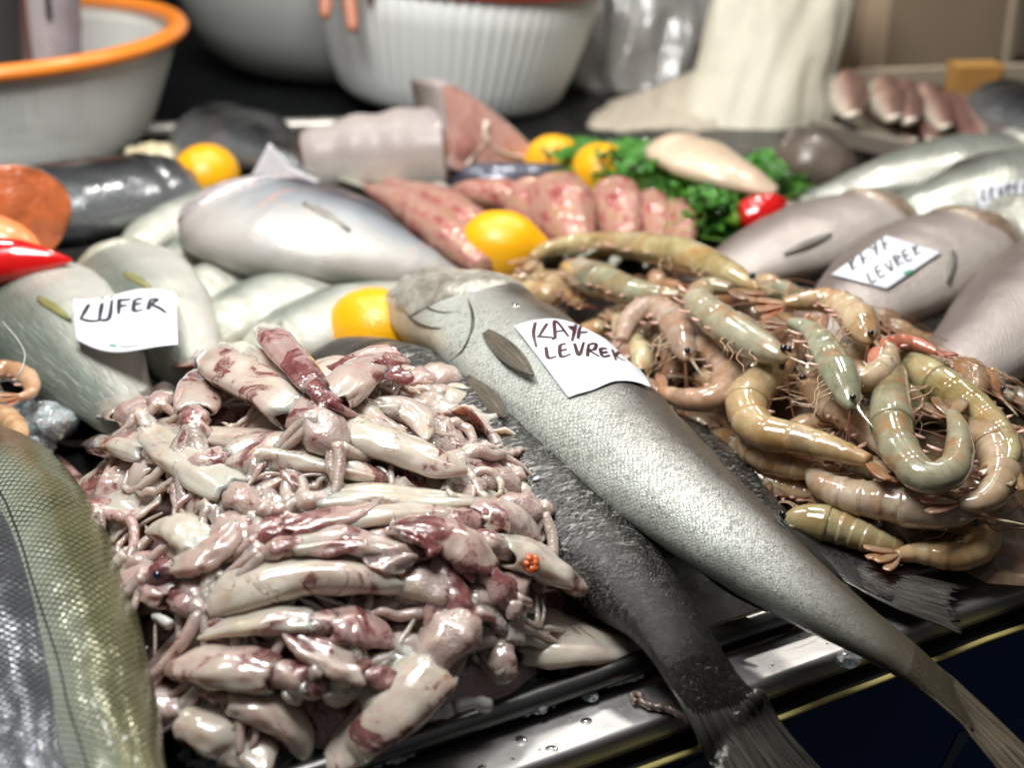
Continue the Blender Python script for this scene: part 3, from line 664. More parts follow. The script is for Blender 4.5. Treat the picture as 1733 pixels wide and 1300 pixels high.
def SQ(label, pts, Rpx, **k):
    lift = k.pop('lift', .006); path = []
    hs = k.pop('z', None)
    for i, p in enumerate(pts):
        q = P(p[0], p[1], hs[i]) if hs else onheap(HS, p[0], p[1], lift+(p[2] if len(p) > 2 else 0)); path.append(q)
    D = (path[0]-CAMP).dot(FW); HEROES.append((pts[len(pts)//2][0], pts[len(pts)//2][1])); return squid(label, path, Rpx*1.30*D/FP, **k)
# added core of the heap, its dark mauve paints the shaded gaps
m_ = MB(); rws = []
for i in range(60):
    r = i/59; row = []
    for j in range(110):
        a = 2*math.pi*j/110; c, s_ = math.cos(R_(10)), math.sin(R_(10)); u, v = r*.164*math.cos(a), r*.20*math.sin(a)
        x, y = -.113+u*c-v*s_, .795+u*s_+v*c
        z = max(.001, HS(x, y)*.90-.012+.010*noise.noise(Vector((x*60, y*60, 0)))+.006*noise.noise(Vector((x*150, y*150, 4))))
        row.append(Vector((x+.004*noise.noise(Vector((x*90, y*90, 8))), y, z)))
    rws.append(row)
m_.grid(rws, True)
o = solo(m_, 'squid_heap_core', M_arm, 'added lumpy core inside the squid heap, tinted dark for the shaded gaps', 'heap core', kind='stuff', color=(.85, .25, .75, 1))
# named squid, each placed where the photograph shows it
SQ('largest cream squid across the lower middle of the heap, wine red patch at right', [(690, 985), (620, 965), (520, 960), (430, 985), (352, 1032)], 56, st=.55, tone=1, pk=0, arms=6, fins=0, head=True, prof=([0, .1, .3, .6, .85, 1], [.4, .7, .95, 1.0, .85, .45]), dent=.1)
SQ('long cream squid pointing down to the steel rim, maroon streaks on its flank', [(725, 1120), (690, 1160), (640, 1215), (590, 1270), (560, 1310)], 62, st=.72, tone=.95, pk=0, arms=5, fins=0, lift=.012, dent=.08)
SQ('flat triangular cream squid at the right foot of the heap, touching the rim', [(880, 1075), (950, 1080), (1020, 1092), (1098, 1103)], 62, st=.35, tone=1, pk=0, arms=6, fins=0, z=[.024, .022, .014, .006], flat=.35, dent=.08, prof=([0, .2, .5, .8, 1], [1, 1.05, .8, .45, .06]))
SQ('plump cream squid outlined in dark red in the upper middle of the heap', [(385, 778), (450, 762), (530, 770), (600, 795), (655, 812)], 40, st=.72, tone=1, pk=0, arms=4, fins=0)
SQ('slender cream squid lying level across the upper heap with a red brown spot', [(580, 745), (500, 748), (400, 742), (310, 735), (250, 722)], 25, st=.6, tone=.95, pk=.05, arms=4, fins=0)
SQ('cream squid at the left shoulder of the heap with a dark red slit beside it', [(265, 765), (210, 750), (150, 752), (88, 748)], 36, st=.5, tone=.95, pk=0, arms=5, fins=0)
SQ('smooth cream squid slanting down to the right, thin tail end upward', [(395, 835), (355, 805), (300, 765), (262, 735), (240, 712)], 38, st=.3, tone=1, pk=0, arms=6, fins=0)
SQ('big shiny squid at the top of the heap, dotted with purple specks', [(525, 705), (490, 670), (440, 640), (395, 615), (370, 585)], 56, st=.66, tone=.9, pk=.05, arms=5, fins=1, lift=.016)
SQ('squid end standing up at the summit with a narrow wine red fin', [(535, 660), (510, 625), (480, 590), (460, 565), (449, 546)], 24, st=.9, tone=.3, pk=.9, arms=3, fins=2, lift=.03)
SQ('pink finned squid at the upper right, fin reaching over the dark fish', [(560, 680), (590, 650), (615, 625), (650, 608), (695, 612)], 36, st=.75, tone=.7, pk=.5, arms=4, fins=1, lift=.022, finw=1.6)
SQ('milky squid behind the pink finned one, smooth and bright', [(545, 672), (590, 700), (640, 722), (690, 735)], 38, st=.35, tone=1, pk=.05, arms=5, fins=0, lift=.01)
SQ('long milky squid whose blunt tip sticks out over the dark fish', [(560, 712), (620, 738), (690, 765), (745, 785), (786, 792)], 33, st=.4, tone=1, pk=0, arms=4, fins=0, lift=.012, prof=([0, .2, .5, .8, 1], [.8, 1, 1, .95, .55]))
SQ('dark eyed squid head curling round the right shoulder of the heap', [(640, 690), (680, 690), (712, 712), (722, 745)], 24, eyes=True, st=.55, tone=.8, pk=.2, arms=6, fins=0, lift=.012)
SQ('slim cream squid running right, above the big pink one', [(545, 845), (620, 840), (710, 845), (800, 850), (860, 862)], 26, st=.35, tone=1, pk=0, arms=4, fins=0)
SQ('long thin cream squid in the right half under the slim one', [(545, 890), (640, 872), (740, 868), (840, 880)], 22, st=.3, tone=1, pk=0, arms=5, fins=0, lift=.01)
SQ('rosy fin ended squid at the right shoulder beside the dark fish scales', [(800, 880), (840, 872), (880, 890), (915, 925)], 40, st=.8, tone=.7, pk=.5, arms=4, fins=1, lift=.006)
SQ('cream squid at the far right with a crumb of orange roe on it', [(850, 930), (890, 940), (930, 962), (965, 985), (988, 1000)], 40, st=.5, tone=1, pk=.1, arms=4, fins=0, lift=.012, prof=([0, .2, .5, .8, 1], [.9, 1, 1, .8, .4]))
SQ('glossy pink red squid above the hanging tentacles', [(825, 970), (790, 930), (750, 905), (700, 892), (650, 900)], 36, st=.95, tone=.7, pk=.6, arms=3, fins=1, lift=.02)
SQ('greyish squid head with blue black ink near the right edge', [(790, 1010), (830, 1000), (870, 985), (890, 960)], 34, eyes=True, st=.6, tone=.4, pk=.5, arms=5, fins=0, lift=.006)
SQ('pink squid with ribbed arms hanging down in the lower right', [(760, 1070), (757, 1020), (750, 980), (735, 940)], 34, st=.9, tone=.35, pk=.8, arms=8, fins=0, lift=.012, armL=.06)
SQ('curl of cream squid arms in the lower right by the triangular squid', [(850, 1090), (850, 1050), (875, 1020), (905, 1035)], 30, st=.45, tone=.9, pk=.2, arms=7, fins=0, lift=.008)
SQ('small cream squid with a pink tip pointing left under the largest one', [(530, 1052), (460, 1050), (390, 1062), (332, 1082)], 27, st=.5, tone=1, pk=.05, arms=6, fins=0, lift=.012)
SQ('thick cream squid with a blood red tip at the lower left by the green fish', [(470, 1140), (410, 1128), (340, 1125), (268, 1128)], 46, st=.72, tone=.9, pk=.1, arms=5, fins=0, lift=.012)
SQ('wine dark squid with one pale round eye in the lower middle', [(560, 1060), (600, 1060), (640, 1075), (668, 1095)], 38, st=1, tone=.3, pk=.9, arms=4, fins=0, lift=.008)
SQ('striped cream and maroon squid slanting under the wine dark one', [(620, 1140), (560, 1115), (510, 1085), (470, 1050)], 34, st=.85, tone=.8, pk=.3, arms=6, fins=0, lift=.014)
SQ('pale lumpy squid at the bottom left corner of the heap', [(320, 1210), (370, 1230), (420, 1265), (450, 1310)], 50, st=.4, tone=.95, pk=.05, arms=4, fins=0, lift=.02, dent=.25)
SQ('small squid between the bottom corner and the long streaked one', [(400, 1180), (450, 1200), (500, 1240), (520, 1290)], 36, st=.6, tone=.8, pk=.3, arms=6, fins=0, lift=.012)
SQ('tiny yellowish cup shaped squid in the lower middle', [(520, 1150), (500, 1170), (505, 1195)], 22, st=.3, tone=1, pk=0, arms=3, fins=0, lift=.02)
SQ('translucent grey violet squid fin at the upper left rim of the heap', [(230, 700), (200, 670), (175, 645), (160, 628)], 44, st=.3, tone=.6, pk=.45, arms=3, fins=1, lift=.012, flat=.4)
SQ('ribbed cream squid stub near the upper left top', [(240, 700), (250, 675), (255, 655)], 28, st=.5, tone=.9, pk=.1, arms=4, fins=0, lift=.012)
SQ('squid with pale looping arms left of the speckled one', [(330, 700), (335, 660), (345, 630), (375, 620)], 32, st=.7, tone=.7, pk=.4, arms=8, fins=0, lift=.014, armL=.06)
SQ('small violet tinted squid at the back left, beyond the looping arms', [(270, 680), (270, 650), (268, 625), (258, 605)], 28, st=.4, tone=.5, pk=.5, arms=3, fins=1, lift=.012)
SQ('blood red squid arm end at the left edge, above the green fish back', [(165, 860), (130, 820), (100, 785), (72, 757)], 30, st=1, tone=.4, pk=.8, arms=5, fins=0, lift=.006)
SQ('small chunky cream squid in the left middle between curled arms', [(340, 935), (320, 900), (280, 890), (245, 900)], 32, st=.25, tone=1, pk=0, arms=6, fins=0, lift=.006)
SQ('pinkish crumpled squid at the left edge over the green fish', [(300, 1010), (260, 985), (220, 970), (195, 955)], 34, st=.7, tone=.5, pk=.65, arms=6, fins=0, lift=.006, dent=.3)
SQ('squid head with a black eye in the left middle of the heap', [(300, 960), (345, 945), (380, 915), (400, 880)], 30, eyes=True, st=.7, tone=.6, pk=.5, arms=8, fins=0, lift=.012)
SQ('rough mauve squid between the black eyed head and the largest squid', [(370, 1040), (350, 1010), (335, 985), (340, 955)], 34, st=.6, tone=.4, pk=.65, arms=6, fins=0, lift=.004, dent=.3)
SQ('mauve squid end with long arms right of the middle', [(480, 900), (530, 885), (600, 870), (640, 850)], 24, st=.7, tone=.5, pk=.6, arms=8, fins=0, lift=.012, armL=.07)
SQ('frayed pinkish squid skin lying over the largest squid', [(500, 925), (580, 915), (660, 925), (730, 945)], 30, st=.5, tone=.6, pk=.5, arms=5, fins=1, lift=.016, flat=.4, dent=.3)
# squid buried between them
SHORT = ['largest cream squid', 'streaked squid pointing at the rim', 'flat triangular squid', 'red outlined plump squid', 'slender level squid', 'cream squid at the left shoulder', 'smooth slanting squid', 'purple speckled squid', 'standing wine red fin', 'pink finned squid', 'milky squid', 'blunt long milky squid', 'dark eyed curling head',
         'slim cream squid running right', 'long thin cream squid', 'rosy fin ended squid', 'squid with the orange crumb', 'glossy pink red squid', 'inky grey head', 'hanging ribbed arms', 'cream curl of arms', 'small pink tipped squid', 'blood red tipped squid', 'wine dark squid', 'striped maroon squid', 'pale lumpy squid', 'small squid at the bottom', 'yellowish cup shaped squid',
         'grey violet fin', 'ribbed cream stub', 'pale looping arms', 'small violet squid', 'blood red arm end', 'chunky cream squid', 'crumpled pinkish squid', 'black eyed head', 'rough mauve squid', 'mauve long armed squid', 'frayed pinkish skin']
def topx(p):
    d = p-CAMP; D = d.dot(FW); return 866.5+FP*d.x/D, 650-FP*d.dot(UPV)/D
USED = set()
def near_label(fmt, p, heroes, short):
    x, y = topx(p); o = sorted(range(len(heroes)), key=lambda i: (heroes[i][0]-x)**2+(heroes[i][1]-y)**2)
    for i in o:
        dx, dy = x-heroes[i][0], y-heroes[i][1]
        dr = ('just right of' if dx > 0 else 'just left of') if abs(dx) > abs(dy) else ('just below' if dy > 0 else 'just above')
        s_ = fmt % (dr, short[i])
        if s_ not in USED: USED.add(s_); return s_
    return fmt % ('beside', short[o[0]])
k = 0
while k < 40:
    a = random.uniform(0, 2*math.pi); r = random.uniform(.10, 1)**.6; c, s_ = math.cos(R_(10)), math.sin(R_(10))
    u, v = r*.155*math.cos(a), r*.185*math.sin(a)
    x, y = -.113+u*c-v*s_, .795+u*s_+v*c
    if v > .10 and random.random() < .6: continue
    yaw = random.uniform(-.7, .7)+random.choice((0, math.pi))
    L = random.uniform(.04, .075); pts = []; bend = random.uniform(-.5, .5)
    for q in (-.5, -.15, .2, .5):
        X, Y = x+math.cos(yaw+bend*q)*q*L, y+math.sin(yaw+bend*q)*q*L; pts.append(Vector((X, Y, max(.010, HS(X, Y)-.006+random.uniform(-.007, .004)))))
    tn = random.uniform(.45, 1); pk_ = random.choice((0, .1, .3, .6)); st_ = random.uniform(.2, .85)
    desc = 'pinkish' if pk_ > .4 else ('stained' if st_ > .65 else ('greyish' if tn < .7 else 'cream'))
    squid(near_label('mostly buried '+desc+' squid %s the %s', pts[1], HEROES, SHORT), pts, random.uniform(.012, .021), st=st_, tone=tn, pk=pk_, arms=(random.randint(2, 5) if v < .04 else 0), fins=random.choice((0, 0, 2)), head=random.random() < .45, dent=.28,
          group='squid mostly buried in the heap', armL=.042, flat=random.uniform(.4, .65))
    k += 1
for k in range(26):
    a = random.uniform(0, 2*math.pi); r = random.uniform(.05, .9)**.6; u, v = r*.150*math.cos(a), r*.18*math.sin(a); x, y = -.113+u*c-v*s_, .795+u*s_+v*c
    sd = random.uniform(0, 99); W = random.uniform(.014, .026); Lh = random.uniform(.016, .034); yaw = random.uniform(0, 6.28); rws = []
    for i in range(14):
        row = []
        for j in range(14):
            p, q = (i/13-.5)*2, (j/13-.5)*2; X, Y = p*Lh*(1-.15*q*q), q*W*(1-.35*p*p); X, Y = X*math.cos(yaw)-Y*math.sin(yaw)+x, X*math.sin(yaw)+Y*math.cos(yaw)+y
            row.append(Vector((X+.006*noise.noise(Vector((p*1.7+sd, q*1.7, 0))), Y+.006*noise.noise(Vector((p*1.7, q*1.7+sd, 3))), max(.006, HS(X, Y)+.001)+.013*noise.noise(Vector((p*1.3+sd, q*1.3, 7)))+.004*noise.noise(Vector((p*4+sd, q*4, 7))))))
        rws.append(row)
    mb = MB(); mb.grid(rws); pk_ = random.choice((.1, .4, .7))
    solo(mb, 'squid_flap', M_sq if k % 3 else M_arm, near_label(('pink' if pk_ > .5 else 'pale')+' torn flap of squid skin %s the %s', rws[7][7], HEROES, SHORT), 'squid flap', 'torn squid flaps in the heap', color=(random.uniform(.2, .8), random.uniform(.4, 1), pk_, 1), solid=.0022)
# ------------------------------------------------------------------ prawns
def prawn_mat(name):
    m = N(name); co = m.coord(); oi = m.n('ObjectInfo'); ln = m.n('UVMap', uv_map='UVMap').outputs[0]; s1 = m.n('SeparateXYZ'); m.l(ln, s1.inputs[0])
    base = oi.outputs['Color']
    lo = m.noise(35, co, 5, .65)
    c = m.mix(m.ramp(lo, [(.35, 0.0), (.68, 1.0)]), m.mix(1.0, base, (.62, .52, .42), 'MULTIPLY'), m.mix(.22, base, (.9, .85, .7)))
    c = m.mix(m.math('MULTIPLY', m.ramp(m.noise(42, co, 5, .65), [(.50, 0.0), (.66, 1.0)]), .55), c, (.50, .22, .07))
    c = m.mix(m.math('MULTIPLY', m.ramp(m.noise(33, co, 5, .7), [(.56, 0.0), (.66, 1.0)]), .45), c, (.13, .11, .06))
    spk = m.ramp(m.vor(900, co), [(.12, 1.0), (.25, 0.0)])
    c = m.mix(m.math('MULTIPLY', spk, .25), c, (.2, .12, .06))
    fr = m.math('FRACT', m.math('MULTIPLY', s1.outputs[0], 1.0))
    ring = m.ramp(fr, [(.0, .75), (.05, .1), (.75, 0.0), (.9, .25), (.97, .0)])
    c = m.mix(m.math('MULTIPLY', ring, .5), c, (.34, .18, .10))
    m.set(Base_Color=c, Roughness=m.math('ADD', m.math('MULTIPLY', lo, .22), .08), Coat_Weight=.8, Coat_Roughness=.05, Subsurface_Weight=.6, Subsurface_Scale=.008, Transmission_Weight=.12, IOR=1.36,
          Normal=m.bump(m.noise(90, co, 4), .3, .0015, m.bump(m.noise(500, co, 2), .1, .0004)), Coat_Normal=m.bump(m.noise(110, co, 3), .22, .0015))
    return m.m
M_pr = prawn_mat('prawn_shell')
M_leg = plain('prawn_leg', (.50, .33, .20), .25, coat=.6, nscale=60, namp=.5, rnd=True)
M_pleo = plain('prawn_swimmeret', (.66, .36, .28), .25, coat=.6, nscale=90, namp=.4, rnd=True, sss=.2)
M_ant = plain('prawn_feeler', (.34, .16, .09), .3, nscale=30, namp=.3)
M_peye = plain('prawn_eye', (.006, .006, .006), .08, coat=1)
PC = dict(green=(.42, .42, .30, 1), olive=(.54, .44, .22, 1), orange=(.74, .47, .26, 1), tan=(.68, .50, .30, 1), pink=(.66, .48, .36, 1), pale=(.82, .68, .46, 1), brown=(.38, .25, .13, 1), red=(.62, .16, .08, 1))
def prawn(label, path, R, color='tan', sg=None, H_=None, group='prawns in the heap', legs=5, ant=2, flat=.82, head=.36, roll=0.):
    H_ = H_ or HPr; col = PC[color]; col = tuple(max(.02, c*random.uniform(.9, 1.1)) for c in col[:3])+(1,)
    n = 96; C = cr(path, n); T = tang(C); nth = 22; Z = Vector((0, 0, 1))
    if sg is None:
        tot = sum(T[i].cross(T[i+1]).z for i in range(n-1)); sg = 1 if tot > 0 else -1
    root = thing('prawn', label, 'prawn', Vector((C[n//2].x, C[n//2].y, C[n//2].z-R*.8)), group)
    nv = [-(t.cross(Z)).normalized()*sg for t in T]   # towards the belly, inside the curl
    def ring(i, r, k=1):
        out = []; U = nv[i].cross(T[i]).normalized()
        for j in range(nth):
            a = 2*math.pi*j/nth; ca, sa = math.cos(a), math.sin(a)
            x = -ca*r*(1.0 if ca > 0 else .80*k); out.append(C[i]+nv[i]*(x)+U*(sa*r*flat*(1-.18*max(0, -ca))))
        return out
    nh = int(head*n)
    # carapace
    rows = [ring(i, R*ip(i/nh, [0, .08, .25, .55, .92, 1], [.12, .40, .70, .96, 1.13, 1.09])) for i in range(0, nh+1, 1)]
    mb = MB(); mb.grid(rows, True, uv=lambda i, j: (.1+.6*i/nh, j/nth), cap0=True, cap1=True); ca_ = part(mb, 'carapace', M_pr, root, color=tuple(c*.95 for c in col[:3])+(1,))
    # rostrum
    c0 = C[2]-nv[2]*R*.35; mb = MB(); q = [C[int(nh*.3)]-nv[int(nh*.3)]*R*.66, c0, c0-T[0]*R*1.1-nv[0]*R*.15, c0-T[0]*R*1.9-nv[0]*R*.35]
    mb.tube(cr(q, 12), [R*.16*(1-i/12)+.0003 for i in range(12)], 6, flat=.5); part(mb, 'rostrum', M_pr, ca_, color=col)
    # abdomen: six overlapping rings
    rows = []; uvs = []
    i0, i1 = nh-1, int(n*.93); 
    for i in range(i0, i1+1):
        t = (i-i0)/(i1-i0); s_ = t*6; fr = s_-math.floor(s_) if t < 1 else 1
        base = R*ip(t, [0, .2, .5, .8, 1], [1.0, .98, .86, .62, .36])
        st = 1.05-.09*fr-.10*math.exp(-(fr/.07)**2)
        rows.append(ring(i, base*st)); uvs.append(s_)
    mb = MB(); mb.grid(rows, True, uv=lambda i, j: (uvs[i], j/nth), cap0=True, cap1=True); part(mb, 'abdomen', M_pr, root, color=col)
    # tail fan
    te = C[i1]; tt = T[i1]; sd = nv[i1]; U = sd.cross(tt).normalized()
    for k, a in enumerate((-.55, -.2, .2, .55)):
        d = (tt*math.cos(a)+sd*math.sin(a)*1.0+U*(.12*(k % 2))).normalized(); L = R*1.75
        rws = []
        for i in range(8):
            t = i/7; w = R*.34*math.sin(math.pi*(.08+.84*t))**.6*(.6+.5*t); pd = d.cross(U).normalized()
            rws.append([te-tt*R*.2+d*(L*t)+pd*(w*(2*j/4-1))+U*(.0006*(j % 2)+.001*k*.5) for j in range(5)])
        mb = MB(); mb.grid(rws); part(mb, 'tail_fan', M_pr, root, color=(col[0]*.75, col[1]*.5, col[2]*.5, 1), solid=.0008)
    # walking legs and swimmerets
    for k in range(legs):
        i = int(nh*(.45+.5*k/max(1, legs-1))); for_ = C[i]+nv[i]*R*.62
        L = R*random.uniform(1.8, 2.6); d = (nv[i]*.8-T[i]*random.uniform(.5, 1.4)+Vector((0, 0, random.uniform(-.3, .4)))).normalized()
        p1 = for_+d*L*.45; p2 = p1+(d*.5-T[i]*.8+Vector((0, 0, random.uniform(-.7, .2)))).normalized()*L*.35; p3 = p2+(nv[i]*random.uniform(.2, .7)-T[i]*.4+Vector((0, 0, -.4)))*L*.25
        mb = MB(); q = cr([for_-nv[i]*R*.3, p1, p2, p3], 12); mb.tube(q, [max(.0003, R*.055*(1-.8*t/11)) for t in range(12)], 6); part(mb, 'leg', M_leg, root)
    for k in range(5 if legs > 3 else 3):
        i = min(n-2, int(i0+(i1-i0)*(.08+.15*k))); b_ = C[i]+nv[i]*R*.6; d = (nv[i]+T[i]*random.uniform(.1, .9)+Vector((0, 0, random.uniform(-.2, .5)))).normalized(); L = R*random.uniform(.45, .75)
        pd = d.cross(Z).normalized(); mb = MB(); mb.grid([[b_+d*(L*t/5)+pd*(R*.14*math.sin(math.pi*(.15+.8*t/5))*(2*j/2-1))+Z*(.0008*(j == 1)) for j in range(3)] for t in range(6)]); part(mb, 'swimmeret', M_pleo, root, solid=.0007)
    for k in range(ant):
        b_ = C[1]; yaw = math.atan2(-T[0].y, -T[0].x)+random.uniform(-.7, .7); pts = [b_]; c_ = random.uniform(-.16, .16)
        for q in range(14):
            yaw += c_; x = pts[-1]+Vector((math.cos(yaw), math.sin(yaw), 0))*R*.75; x.z = max(H_(x.x, x.y)+.004+.010*math.sin(q/14*math.pi), .003); pts.append(x)
        mb = MB(); mb.tube(cr(pts, 40), [.00045*(1-i/45)+.0001 for i in range(40)], 5); part(mb, 'feeler', M_ant, root)
    i = int(nh*.14); 
    for s2 in (-1, 1):
        U = nv[i].cross(T[i]).normalized(); c = C[i]-nv[i]*R*.1+U*(s2*R*.42*1.0)-T[i]*R*.15; er = R*.17; mb = MB()
        mb.grid([[c+Vector((math.cos(b)*math.sin(a), math.sin(b)*math.sin(a), math.cos(a)))*er for b in [q*2*math.pi/10 for q in range(10)]] for a in [.01+q*(math.pi-.02)/6 for q in range(7)]], True)
        part(mb, 'eye', M_peye, root)
    return root
PHER = []
def PR(label, pts, Rpx, color='tan', lift=.012, **k):
    z = k.pop('z', None); path = [P(p[0], p[1], z[i]) if z else onheap(HPr, p[0], p[1], lift+(p[2] if len(p) > 2 else 0)) for i, p in enumerate(pts)]
    if k.pop('smooth', True) and not z:
        zz = [p.z for p in path]; m0 = sum(zz)/len(zz); path = [P(pts[i][0], pts[i][1], m0*.45+zz[i]*.55) for i in range(len(pts))]
    D = (path[len(path)//2]-CAMP).dot(FW); PHER.append((pts[len(pts)//2][0], pts[len(pts)//2][1])); return prawn(label, path, Rpx*.92*D/FP, color, **k)
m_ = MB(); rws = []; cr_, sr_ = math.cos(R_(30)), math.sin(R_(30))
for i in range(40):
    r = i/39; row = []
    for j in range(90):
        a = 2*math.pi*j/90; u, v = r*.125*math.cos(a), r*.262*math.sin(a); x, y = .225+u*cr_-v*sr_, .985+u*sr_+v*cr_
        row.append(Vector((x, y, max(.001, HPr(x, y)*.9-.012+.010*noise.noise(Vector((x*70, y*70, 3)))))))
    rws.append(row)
m_.grid(rws, True); solo(m_, 'prawn_heap_core', M_pr, 'added dark lump inside the prawn heap, colouring the shade between prawns', 'prawn scraps', kind='stuff', color=(.16, .09, .04, 1))  # added core lump, gap shade put into its dark brown
PR('peachy headless looking prawn bent like a hook in the middle front of the heap', [(1345, 600), (1300, 640), (1268, 685), (1290, 728), (1350, 742), (1420, 762), (1500, 790)], 44, 'orange', .034, sg=1, legs=4)
PR('grey green prawn curled in a deep U at the right front', [(1518, 610), (1512, 680), (1522, 750), (1565, 805), (1612, 790), (1620, 730), (1600, 680)], 44, 'green', .034)
PR('fat pale prawn lying under the peachy one, long head to the right', [(1660, 868), (1590, 862), (1510, 848), (1440, 838), (1388, 812), (1385, 770)], 46, 'pale', .022)
PR('tiny curled amber prawn at the very front over the ledge', [(1560, 880), (1630, 885), (1660, 915), (1620, 940), (1550, 935), (1500, 945)], 38, 'orange', z=[.03, .03, .026, .022, .022, .022], legs=3, ant=0)
PR('olive prawn whose head and shiny black eye point left at the heap front', [(1322, 882), (1370, 880), (1430, 895), (1490, 918), (1540, 930)], 40, 'olive', z=[.028, .030, .028, .024, .02], sg=1)
PR('striped pinkish prawn with a ring of pink legs, next to the label fish', [(1130, 590), (1200, 590), (1232, 625), (1215, 668), (1160, 675), (1105, 655)], 38, 'pink', .03)
PR('pink banded prawn arched behind the ring shaped one', [(1160, 610), (1145, 555), (1105, 522), (1065, 545), (1050, 590)], 34, 'pink', .034)
PR('grey green prawn lying level behind the pink banded one', [(950, 450), (1000, 470), (1060, 492), (1120, 500), (1180, 500)], 38, 'green', .034, sg=-1, head=.5)
PR('long pale prawn stretched over the back of the heap', [(1285, 490), (1200, 450), (1110, 422), (1010, 412), (930, 422), (885, 450)], 34, 'olive', .03, sg=1)
PR('grey green prawn at the heap summit with a blueish shine', [(1330, 610), (1270, 580), (1215, 545), (1180, 510), (1200, 485), (1260, 492)], 40, 'green', .045, sg=1)
PR('ochre prawn on the back right with its tail turned left', [(1470, 580), (1440, 530), (1400, 510), (1350, 512), (1310, 515)], 36, 'tan', .034, sg=1)
PR('prawn with clear grey head shells pointing down at the summit', [(1440, 690), (1420, 640), (1395, 595), (1370, 560), (1320, 540)], 36, 'green', .042, sg=1)
PR('big olive prawn sweeping along the right edge of the heap', [(1500, 580), (1560, 625), (1620, 665), (1675, 710), (1712, 760), (1700, 800)], 42, 'olive', .018, sg=1)
PR('red brown prawn tail sticking out at the upper right of the heap', [(1480, 640), (1500, 590), (1540, 580), (1600, 602)], 22, 'red', .03, legs=2, ant=0)
PR('large amber prawn curved round the right front corner', [(1620, 700), (1670, 740), (1690, 800), (1665, 845), (1600, 850)], 46, 'tan', .02)
PR('brownish prawn lying inside behind the peachy hook', [(1350, 650), (1400, 680), (1450, 715), (1490, 750), (1520, 790)], 40, 'tan', .018, sg=-1)
PR('second peach prawn peeping out below the hook', [(1310, 760), (1270, 745), (1260, 715), (1290, 770), (1370, 795), (1440, 800)][2:], 34, 'orange', .018)
PR('small brown prawn in the gap by the pale fish', [(1190, 730), (1240, 750), (1290, 790), (1310, 830)], 26, 'brown', .016, sg=-1)
PR('grey brown prawn low in front with feelers standing up', [(1250, 790), (1290, 815), (1340, 830), (1390, 840)], 38, 'tan', .01, sg=-1)
PR('amber prawn head behind the label fish at the back left', [(880, 480), (925, 500), (960, 490), (985, 520)], 26, 'tan', .03)
PR('prawn showing cream legs just beside the paper label', [(1085, 640), (1078, 600), (1052, 560), (1040, 530)], 28, 'pale', .024)
PR('orange prawn behind the pale fish head', [(860, 470), (900, 470), (940, 480), (980, 500)], 22, 'orange', .03)
PR('dark amber prawn wedged between the pale prawn and the U shaped one', [(1420, 790), (1480, 800), (1540, 820), (1600, 835)], 34, 'brown', .012, sg=-1)
PR('pale grey prawn head between the clear shelled one and the olive sweep', [(1420, 620), (1470, 640), (1500, 600), (1470, 560)], 28, 'pale', .03)
PSH = ['peachy hook shaped prawn', 'grey green U shaped prawn', 'fat pale prawn', 'tiny amber prawn in front', 'olive prawn with the black eye', 'pinkish ring shaped prawn', 'pink banded arched prawn', 'level grey green prawn', 'long pale prawn at the back', 'blueish shining summit prawn', 'ochre prawn at the back right', 'clear shelled prawn', 'olive prawn along the right edge', 'red brown tail',
       'large amber corner prawn', 'brownish prawn inside', 'second peach prawn', 'small brown prawn', 'grey brown prawn in front', 'amber head at the back left', 'cream legged prawn by the label', 'orange prawn by the fish head', 'dark amber prawn', 'pale grey prawn head']
k = 0
while k < 30:
    a = random.uniform(0, 2*math.pi); r = random.uniform(.05, 1)**.5; u, v = r*.125*math.cos(a), r*.255*math.sin(a); x, y = .225+u*cr_-v*sr_, .985+u*sr_+v*cr_
    if (Vector((x, y, 0))-CO(0, 0, 0)).dot(n2) < .075: continue
    yaw = random.uniform(0, 6.28); cu = random.choice((-1, 1))*random.uniform(.15, .55); L = random.uniform(.07, .095); pts = []; X, Y = x, y; 
    for q in range(6):
        pts.append(Vector((X, Y, max(.012, HPr(X, Y)+random.uniform(-.006, .004))))); yaw += cu; X += math.cos(yaw)*L/5; Y += math.sin(yaw)*L/5
    prawn(near_label('mostly buried prawn %s the %s', pts[2], PHER, PSH), pts, random.uniform(.010, .0135), random.choice(['tan', 'brown', 'olive', 'orange', 'green', 'brown']), group='prawns mostly buried in the heap', legs=4, ant=1)
    k += 1
FLAT = lambda x, y: 0
G3 = 'pink prawns on ice at the left edge'
for lb, pts, r in (('orange prawn curled on ice at the left edge, topmost of its group', [(-40, 690), (-30, 640), (10, 628), (45, 640), (50, 665), (10, 680)], 26), ('second orange prawn at the left edge, half outside the photo', [(-50, 700), (0, 705), (30, 735), (10, 770)], 24), ('lowest orange prawn at the left edge, beside the ice lump', [(-60, 790), (-20, 760), (20, 765), (40, 790)], 24)):
    q = [P(x, y, .055) for x, y in pts]; prawn(lb, q, r*.95/FP, 'orange', H_=lambda x, y: .05, group=G3, legs=4, ant=0)
